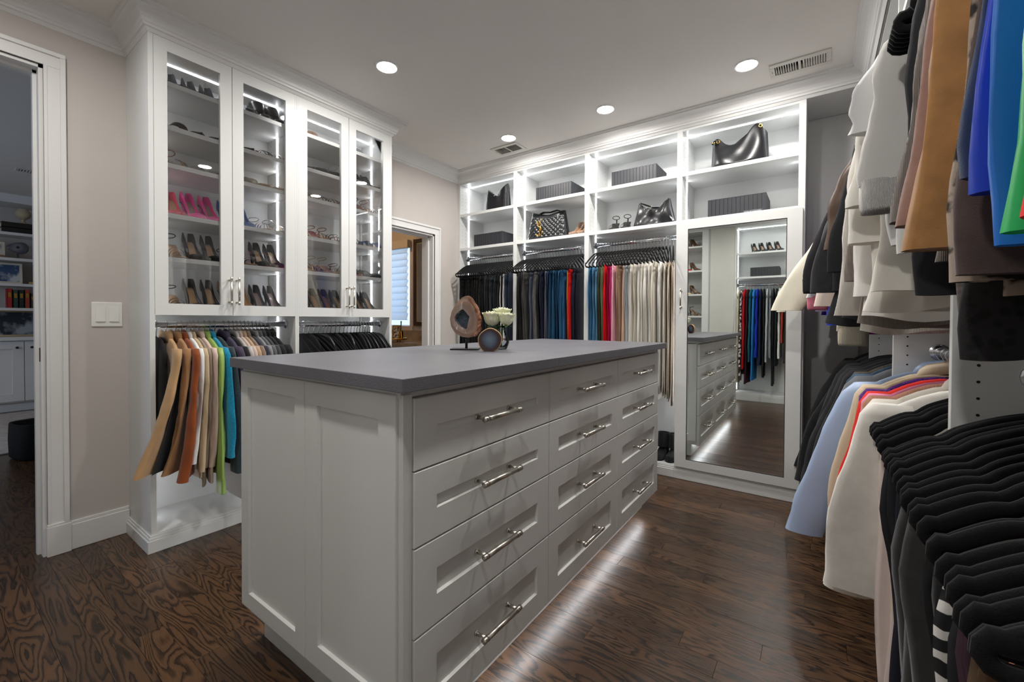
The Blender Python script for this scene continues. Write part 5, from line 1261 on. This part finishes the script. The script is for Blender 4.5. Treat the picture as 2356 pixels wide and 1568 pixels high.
for k, (dx, dy, dz, s, tilt, lb) in enumerate(((-.032, -.022, .098, 1.12, (.25, -.22), 'fullest white rose leaning over the vase rim'), (.016, .014, .104, 1.05, (-.05, .0), 'tall white rose rising behind the other two'), (.030, -.004, .100, .98, (.12, .32), 'white rose bud leaning toward the drawers side'))):
    if k == 1: dx, dy, dz = -.012, .022, .118
    t = thing('rose', lb, 'flower', (VX+dx, VY+dy, CT+dz), random.uniform(0, 6), 'white roses in the glass vase')
    MB().lathe([(0, .0), (.010, .006), (.014, .02), (.012, .038), (.004, .046), (0, .047)], 12).build('bud', PETG, t, True)
    for n_, (rw, h, op) in enumerate([(.012, .054, -.15)]*3+[(.018, .056, .02)]*4+[(.025, .054, .25)]*5+[(.032, .050, .5)]*5):
        o = petal_mesh(rw*s, h*s, op, n_+7*k).build('petal', PET if n_ % 4 else PETG, t, True); o.rotation_euler = (0, 0, n_*2.4)
        md = o.modifiers.new('thickness', 'SOLIDIFY'); md.thickness = .0008
    for a in range(4):
        MB().loft([[(r*math.cos(a*1.57)-w_*math.sin(a*1.57), r*math.sin(a*1.57)+w_*math.cos(a*1.57), z) for w_ in (-wd, wd)] for r, z, wd in ((.005, .002, .005), (.018, -.001, .006), (.030, -.006, .001))], False).build('sepal', GRN, t)
    d = Vector((-dx, -dy, 0)); 
    rz = t.rotation_euler[2]; loc = Matrix.Rotation(-rz, 3, 'Z') @ d
    MB().tube([(0, 0, .004), (loc.x*.75, loc.y*.75, -.02), (loc.x*1.0, loc.y*1.0, -.05), (loc.x*.9, loc.y*.9, -dz+.012)], .0022, 6).build('stem', GRN, t, True)

# ------------------------------------------------------------------ study beyond the left doorway
SX = -7.32
SW = WALL; SC = CEILM
fs = struct(box('floor_study', FLOOR, -7.75, -2.9, -2.2, 2.0, -.05, -.0008))
fs['label'] = 'dark wood floor of the study'
slab_with_holes('ceiling_study', SC, -7.75, WX-.139, -2.2, 2.0, CEIL, CEIL+.05, [(-6.0-.047, -6.0+.047, .70-.13, .70+.13)])
struct(box('wall_study_near', SW, WX-.13, WX, -2.29, NW-.081, 0, CEIL))
struct(box('wall_study_back', SW, -7.75, -7.66, -2.2, 2.0, 0, CEIL))
struct(box('wall_study_right', SW, -7.75, WX-.13, 1.95, 2.04, 0, CEIL))
mb = MB(); mb.box(-7.75, -5.6, -2.29, -2.2, 0, CEIL); mb.box(-4.0, WX-.13, -2.29, -2.2, 0, CEIL); mb.box(-5.6, -4.0, -2.29, -2.2, 0, .8); mb.box(-5.6, -4.0, -2.29, -2.2, 2.2, CEIL)
struct(mb.build('wall_study_left', SW))
wn = empty_struct('window_1_offscreen', (-4.8, -2.24, 1.5))
box('pane_offscreen', emit('daylight_pane', (.62, .78, 1.0), 2.2), -.79, .79, -.01, 0, -.69, .69, wn)
mb = MB(); mb.box(-.8, .8, 0, .05, -.7, -.65); mb.box(-.8, .8, 0, .05, .65, .7); mb.box(-.8, -.75, 0, .05, -.65, .65); mb.box(.75, .8, 0, .05, -.65, .65); mb.box(-.02, .02, 0, .04, -.7, .7)
mb.build('window_frame', TRIM, wn)
t = thing('bookcase', 'built-in grey bookcase wall with panelled cupboards in the study', 'bookcase', (0, 0, 0))
SG = TRIM
box('back_panel', WALL, -7.66, -7.64, -.6, 1.9, .8, 2.42, t)
box('cupboard_body', SG, -7.66, SX-.02, -.6, 1.9, .1, .80, t); box('toe_kick', SG, -7.6, SX-.06, -.6, 1.9, 0, .1, t)
box('worktop', SG, -7.66, SX+.03, -.6, 1.9, .80, .84, t)
for z in (1.165, 1.44, 1.725, 2.01): box('shelf', SG, -7.64, SX-.02, -.6, 1.9, z-.03, z, t)
box('cornice', SG, -7.66, SX+.05, -.6, 1.9, 2.33, 2.42, t)
for y0 in (.195, .726, -.336, 1.257):
    d = shaker(t, 'cupboard_door', SG, 'x', SX, y0+.003, y0+.528, .115, .79, .085, .02, .012)
    s = -1 if y0 in (.195, 1.257) else 1
    MB().lathe([(.006, 0), (.006, .015), (.014, .02), (.012, .03), (0, .032)], 12).build('knob', BLACKM, d, True, loc=(SX, y0+(.475 if s < 0 else .055), .72), rot=(0, PI/2, 0))
def frame(label, pos, w_, h, fc, pic, tilt=.12, rz=0):
    t = thing('picture_frame', label, 'picture frame', pos, rz); q = .022
    mb = MB(); mb.box(-.008, .008, -w_/2, w_/2, 0, q); mb.box(-.008, .008, -w_/2, w_/2, h-q, h); mb.box(-.008, .008, -w_/2, -w_/2+q, q, h-q); mb.box(-.008, .008, w_/2-q, w_/2, q, h-q)
    a = mb.build('frame', fc, t); a.rotation_euler = (0, -tilt, 0)
    b = box('picture', pic, -.004, .002, -w_/2+q, w_/2-q, q, h-q, t); b.rotation_euler = (0, -tilt, 0)
    c = box('back_prop', fc, -.06, -.05, -.02, .02, 0, h*.6, t); return t
PIC1 = two_tone('landscape_print', (60, 84, 120), (196, 200, 204), 'blotch', 9., .45, .6); PIC2 = two_tone('dark_photo_print', (40, 46, 54), (150, 156, 164), 'blotch', 7., .45, .6); PIC3 = two_tone('pale_print', (150, 150, 150), (206, 206, 204), 'blotch', 12., .4, .6)
IV = plain('ivory_frame', (214, 206, 190), .5)
frame('ivory framed blue landscape on the study shelf', (-7.45, .58, 1.441), .30, .235, IV, PIC1)
frame('gold edged dark photograph on the study worktop', (-7.42, .60, .841), .46, .30, plain('pale_gold', (190, 172, 140), .35, .6), PIC2)
frame('small pale print leaning on the study shelf above the landscape', (-7.44, .50, 1.7525), .20, .15, IV, PIC3)
def book(c, pos, w_, h, dp, lb, rot=0, flat=False):
    t = thing('book', lb, 'book', pos, rot, 'books in the study bookcase')
    CV = plain('book_cover_%02x%02x%02x' % c, c, .6); PG = plain('book_pages', (220, 210, 190), .8)
    if flat:
        mb = MB(); mb.box(-dp/2, dp/2, -h/2, h/2, 0, .003); mb.box(-dp/2, dp/2, -h/2, h/2, w_-.003, w_); mb.box(dp/2-.003, dp/2, -h/2, h/2, 0, w_); mb.build('cover', CV, t)
        box('pages', PG, -dp/2+.005, dp/2-.003, -h/2+.004, h/2-.004, .003, w_-.003, t)
    else:
        mb = MB(); mb.box(-dp/2, dp/2, -w_/2, -w_/2+.003, 0, h); mb.box(-dp/2, dp/2, w_/2-.003, w_/2, 0, h); mb.box(dp/2-.003, dp/2, -w_/2, w_/2, 0, h); mb.build('cover', CV, t)
        box('pages', PG, -dp/2+.005, dp/2-.003, -w_/2+.003, w_/2-.003, .004, h-.004, t)
        box('spine_title', GOLD, dp/2, dp/2+.0008, -w_/2+.008, w_/2-.008, h*.55, h*.8, t)
for k, (c, h, nm) in enumerate((((170, 36, 36), .215, 'red'), ((44, 74, 60), .205, 'green'), ((30, 44, 38), .205, 'dark green'), ((164, 66, 46), .21, 'brick red'), ((70, 50, 40), .17, 'brown'), ((140, 34, 34), .18, 'crimson'))):
    book(c, (-7.44, .625+k*.044, 1.166), .038, h, .15, '%s hardback standing in the study bookcase' % nm)
for k, (c, nm) in enumerate((((26, 26, 24), 'black'), ((34, 30, 28), 'dark brown'))):
    book(c, (-7.46, .74, 2.011+.058*k), .056, .34, .2, '%s thick volume lying under the study urn' % nm, 0, True)
book((40, 34, 30), (-7.46, .935, 2.011), .05, .17, .16, 'dark volume standing beside the study urn')
book((200, 160, 60), (-7.46, .88, 1.441), .03, .2, .16, 'yellow book lying flat on the study shelf', 0, True)
book((150, 120, 90), (-7.46, .49, 1.727), .025, .2, .16, 'tan book lying under the small pale print', 0, True)
t = thing('urn', 'small ivory urn on a pedestal on the study top shelf', 'urn', (-7.46, .74, 2.127), 0)
UM = plain('ivory_ceramic', (196, 180, 150), .5)
MB().lathe([(.05, 0), (.05, .012), (.025, .02), (.015, .05), (.03, .06)], 18).build('pedestal', UM, t, True)
MB().lathe([(.02, .058), (.055, .08), (.066, .115), (.058, .15), (.045, .165), (.05, .175), (.04, .17), (0, .12)], 18).build('bowl', UM, t, True)
t = thing('stone_ornament', 'grey stone slice on a stand on the study shelf', 'ornament', (-7.44, .695, 1.726), 0)
MB().tube([(0, 0, 0), (0, 0, .07)], .006, 8).build('post', BLACKM, t); box('base', BLACKM, -.03, .03, -.03, .03, 0, .006, t)
MB().loft([[(x, math.cos(2*PI*j/20)*.085*k, .125+math.sin(2*PI*j/20)*.062*k+.012*math.sin(4*PI*j/20)) for j in range(20)] for x, k in ((-.012, .85), (-.008, 1), (.008, 1), (.012, .85))]).build('stone', agate_mat('grey_stone', [(0, (20, 20, 22)), (.2, (30, 32, 36)), (.28, (120, 124, 130)), (.6, (84, 88, 96)), (1, (70, 72, 78))], 10, .5, (0, 0, .13)), t, True)
t = thing('globe_ornament', 'grey stone ball on the study shelf above the red books', 'ornament', (-7.46, .90, 1.472), 0)
MB().lathe([(.0, 0), (.03, .004), (.07, .04), (.085, .085), (.07, .13), (.03, .165), (0, .17)], 20).build('ball', plain('marbled_stone', (120, 116, 112), .4, amt=.3, vs=14), t, True)
MB().lathe([(.035, -.001), (.03, .006), (.02, .008)], 14).build('foot_ring', BLACKM, t, True)
rug = tag(box('rug', plain('pale_woven_rug', (182, 176, 172), .95, bump=.8, bs=60, amt=.18, vs=14), -7.2, -5.1, -1.6, 1.3, -.0005, .012, None, .004), 'pale woven area rug in the study', 'rug')
t = thing('duffel_bag', 'black duffel bag standing open on the study floor', 'bag', (-4.86, .60, -.0005), .2)
BM_ = fabric((22, 22, 24), 'cotton')
MB().loft([[(.15*k*math.copysign(abs(math.cos(2*PI*j/24))**.5, math.cos(2*PI*j/24)), .19*k*math.copysign(abs(math.sin(2*PI*j/24))**.5, math.sin(2*PI*j/24)), z) for j in range(24)] for k, z in ((.92, 0), (1, .02), (1.02, .15), (1.0, .26), (.98, .27), (.9, .26), (.88, .1))], True, True, True).build('body', BM_, t, True)
MB().tube([(.15, -.12, .16), (.19, -.1, .15), (.19, -.02, .13), (.15, 0, .14)], .012, 8, flat=.5).build('handle', BM_, t, True)
MB().loft([[(.10*math.cos(2*PI*j/14)*k, .05+.07*math.sin(2*PI*j/14)*k, z) for j in range(14)] for k, z in ((1, .255), (1.05, .28), (.8, .3), (.3, .305))]).build('folded_cloth', plain('patterned_cloth', (90, 96, 96), .8, amt=.6, vs=40), t, True)
vent('small slatted vent in the study ceiling', (-6.0, .70, CEIL), .3, .15, PI/2, 6)

# ------------------------------------------------------------------ bathroom beyond the far doorway
BY = 3.40
BWM = plain('bath_wall_paint', (202, 186, 166), .8)
struct(box('floor_bathroom', plain('bath_tile', (150, 140, 128), .4), -5.4, WX-.13, 2.04, BY, -.05, 0))
struct(box('ceiling_bathroom', CEILM, -5.4, WX-.13, 2.04, BY+.09, CEIL, CEIL+.05))
mb = MB(); mb.box(-5.4, -4.70, BY, BY+.09, 0, CEIL); mb.box(-3.90, WX-.0, BY, BY+.09, 0, CEIL); mb.box(-4.70, -3.90, BY, BY+.09, 0, .98); mb.box(-4.70, -3.90, BY, BY+.09, 1.95, CEIL)
struct(mb.build('wall_bathroom_back', BWM)); struct(box('wall_bathroom_left', BWM, -5.49, -5.4, 2.04, BY+.09, 0, CEIL))
wn = empty_struct('window_2', (-4.3, BY, 1.46))
box('pane', emit('daylight_outside', (.5, .74, 1.0), .62), -.39, .39, .06, .07, -.47, .47, wn)
mb = MB(); mb.box(-.47, -.40, -.015, 0, -.485, .47); mb.box(.40, .455, -.015, 0, -.485, .47); mb.box(-.47, .455, -.015, 0, .47, .53); mb.box(-.5, .47, -.04, 0, -.53, -.485)
mb.build('window_frame', plain('bath_trim', (206, 190, 176), .5), wn)
m, nt, b_ = newmat('roman_shade_cloth'); b_.inputs['Base Color'].default_value = (.86, .9, .98, 1); b_.inputs['Roughness'].default_value = .9
tl = N(nt, 'ShaderNodeBsdfTranslucent'); tl.inputs[0].default_value = (.86, .92, 1, 1); mx = N(nt, 'ShaderNodeMixShader', Fac=.5)
nt.links.new(b_.outputs[0], mx.inputs[1]); nt.links.new(tl.outputs[0], mx.inputs[2]); nt.links.new(mx.outputs[0], nt.nodes['Material Output'].inputs[0])
nz = N(nt, 'ShaderNodeTexNoise', Scale=300.); bp = N(nt, 'ShaderNodeBump', Strength=.2, Distance=.001); nt.links.new(nz.outputs[0], bp.inputs['Height']); nt.links.new(bp.outputs[0], b_.inputs['Normal'])
t = thing('roman_shade', 'pale blue backlit roman shade over the bathroom window', 'window shade', (-4.3, BY-.02, 1.05))
for k in range(11):
    z = .86-.0782*k
    MB().loft([[(x, yy, z+dz) for x in (-.385, .385)] for yy, dz in ((0, 0), (-.012, -.03), (-.022, -.07), (-.012, -.079), (0, -.075))], False).build('fold', m, t, True)
box('valance', plain('valance_cloth', (206, 188, 168), .8), -.42, .43, -.06, 0, .84, .93, t, .004)
t = thing('wall_mirror', 'dark wood framed mirror on the bathroom wall', 'mirror', (-3.45, BY-.002, .985))
WD = plain('dark_walnut_frame', (58, 40, 30), .4, amt=.25, vs=30); q = .045
mb = MB(); mb.box(-.37, .37, -.03, 0, 0, q); mb.box(-.37, .37, -.03, 0, .995-q, .995); mb.box(-.37, -.37+q, -.03, 0, q, .995-q); mb.box(.37-q, .37, -.03, 0, q, .995-q); mb.build('frame', WD, t, bevel=.004)
mb = MB(); q2 = .055; mb.box(-.37+q, .37-q, -.022, -.01, q, q2); mb.box(-.37+q, .37-q, -.022, -.01, .995-q2, .995-q); mb.box(-.37+q, -.37+q2, -.022, -.01, q, .995-q); mb.box(.37-q2, .37-q, -.022, -.01, q, .995-q); mb.build('inner_liner', plain('champagne_liner', (196, 180, 150), .4, .4), t)
box('glass', plain('bath_mirror_silver', (226, 228, 226), .03, 1, amt=.005), -.37+q2, .37-q2, -.014, -.008, q2, .995-q2, t)
t = thing('stone_vanity', 'tan marble vanity counter with a backsplash in the bathroom', 'vanity', (0, 0, 0))
MAR = plain('tan_marble', (150, 128, 104), .25, amt=.35, vs=9)
box('counter', MAR, -4.75, -2.92, 2.93, BY-.024, .78, .815, t, .003); box('backsplash', MAR, -4.75, -2.92, BY-.044, BY-.024, .815, .93, t); box('cabinet', plain('vanity_paint', (190, 178, 160), .5), -4.72, -2.94, 2.96, BY-.024, 0, .78, t)
t = thing('gold_tray', 'round gold footed tray on the marble vanity', 'tray', (-3.72, 3.02, .816))
MB().lathe([(0, .022), (.12, .022), (.135, .04), (.138, .04), (.122, .018), (0, .018)], 30).build('dish', GOLD, t, True)
for a in range(3): MB().tube([(.09*math.cos(a*2.1), .09*math.sin(a*2.1), 0), (.085*math.cos(a*2.1), .085*math.sin(a*2.1), .02)], .007, 8).build('foot', GOLD, t)
t = thing('candle', 'white pillar candle on the gold tray', 'candle', (-3.775, 3.0, .839))
MB().lathe([(0, 0), (.035, 0), (.036, .06), (.033, .063), (0, .06)], 20).build('wax', plain('candle_wax', (236, 230, 218), .5), t, True); MB().tube([(0, 0, .06), (.001, 0, .07)], .001, 5).build('wick', BLACKM, t)
t = thing('photo_frame', 'small gilt photo frame of a family on the gold tray', 'picture frame', (-3.66, 2.985, .839), .15)
mb = MB(); W2, H2, q = .052, .155, .014
mb.box(-W2, W2, -.006, .006, 0, q); mb.box(-W2, W2, -.006, .006, H2-q, H2); mb.box(-W2, -W2+q, -.006, .006, q, H2-q); mb.box(W2-q, W2, -.006, .006, q, H2-q); f_ = mb.build('frame', plain('gilt', (206, 170, 90), .3, .9, bump=1., bs=120), t, rot=(-.12, 0, 0))
PH = two_tone('sepia_photo', (70, 60, 54), (206, 196, 180), 'blotch', 34., .44, .56); box('photo', PH, -W2+q, W2-q, -.002, .002, q, H2-q, t).rotation_euler = (-.12, 0, 0)
box('prop', GOLD, -.01, .01, .03, .034, 0, .1, t)
t = thing('toothbrush_cup', 'glass cup with teal brushes behind the gilt frame', 'cup', (-3.72, 3.10, .839))
MB().lathe([(.028, 0), (.03, .09), (.028, .09), (.026, .004), (0, .004)], 18).build('cup', GLASS, t, True)
for a, b2 in ((-.01, .02), (.012, -.015), (.0, .01)): MB().tube([(a, 0, .006), (a+b2, .005, .2)], .004, 6).build('brush', plain('teal_plastic', (40, 130, 150), .4), t, True)
wl = MB().lathe([(0, 0), (.06, 0), (.07, .012), (.05, .03), (0, .035)], 20).build('ceiling_lamp_offscreen', emit('bath_lamp_glow', (1, .72, .42), 45.0), None, True)
wl.location = (-4.0, 2.6, CEIL-.036); wl.rotation_euler = (0, 0, 0); tag(wl, 'warm glowing ceiling lamp in the bathroom', 'ceiling light')

t = thing('study_downlight_offscreen', 'warm downlight in the study ceiling before the bookcase', 'ceiling light', (-6.2, -.4, CEIL))
MB().lathe([(.062, 0), (.061, -.004), (.052, -.005), (.048, -.001), (.048, 0)], 24).build('trim_ring', TRIM, t, True)
MB().lathe([(.048, -.0012), (.02, -.0022), (0, -.0024)], 24).build('lens_offscreen', emit('warm_lens_light', (1, .74, .48), 75.0), t, True)
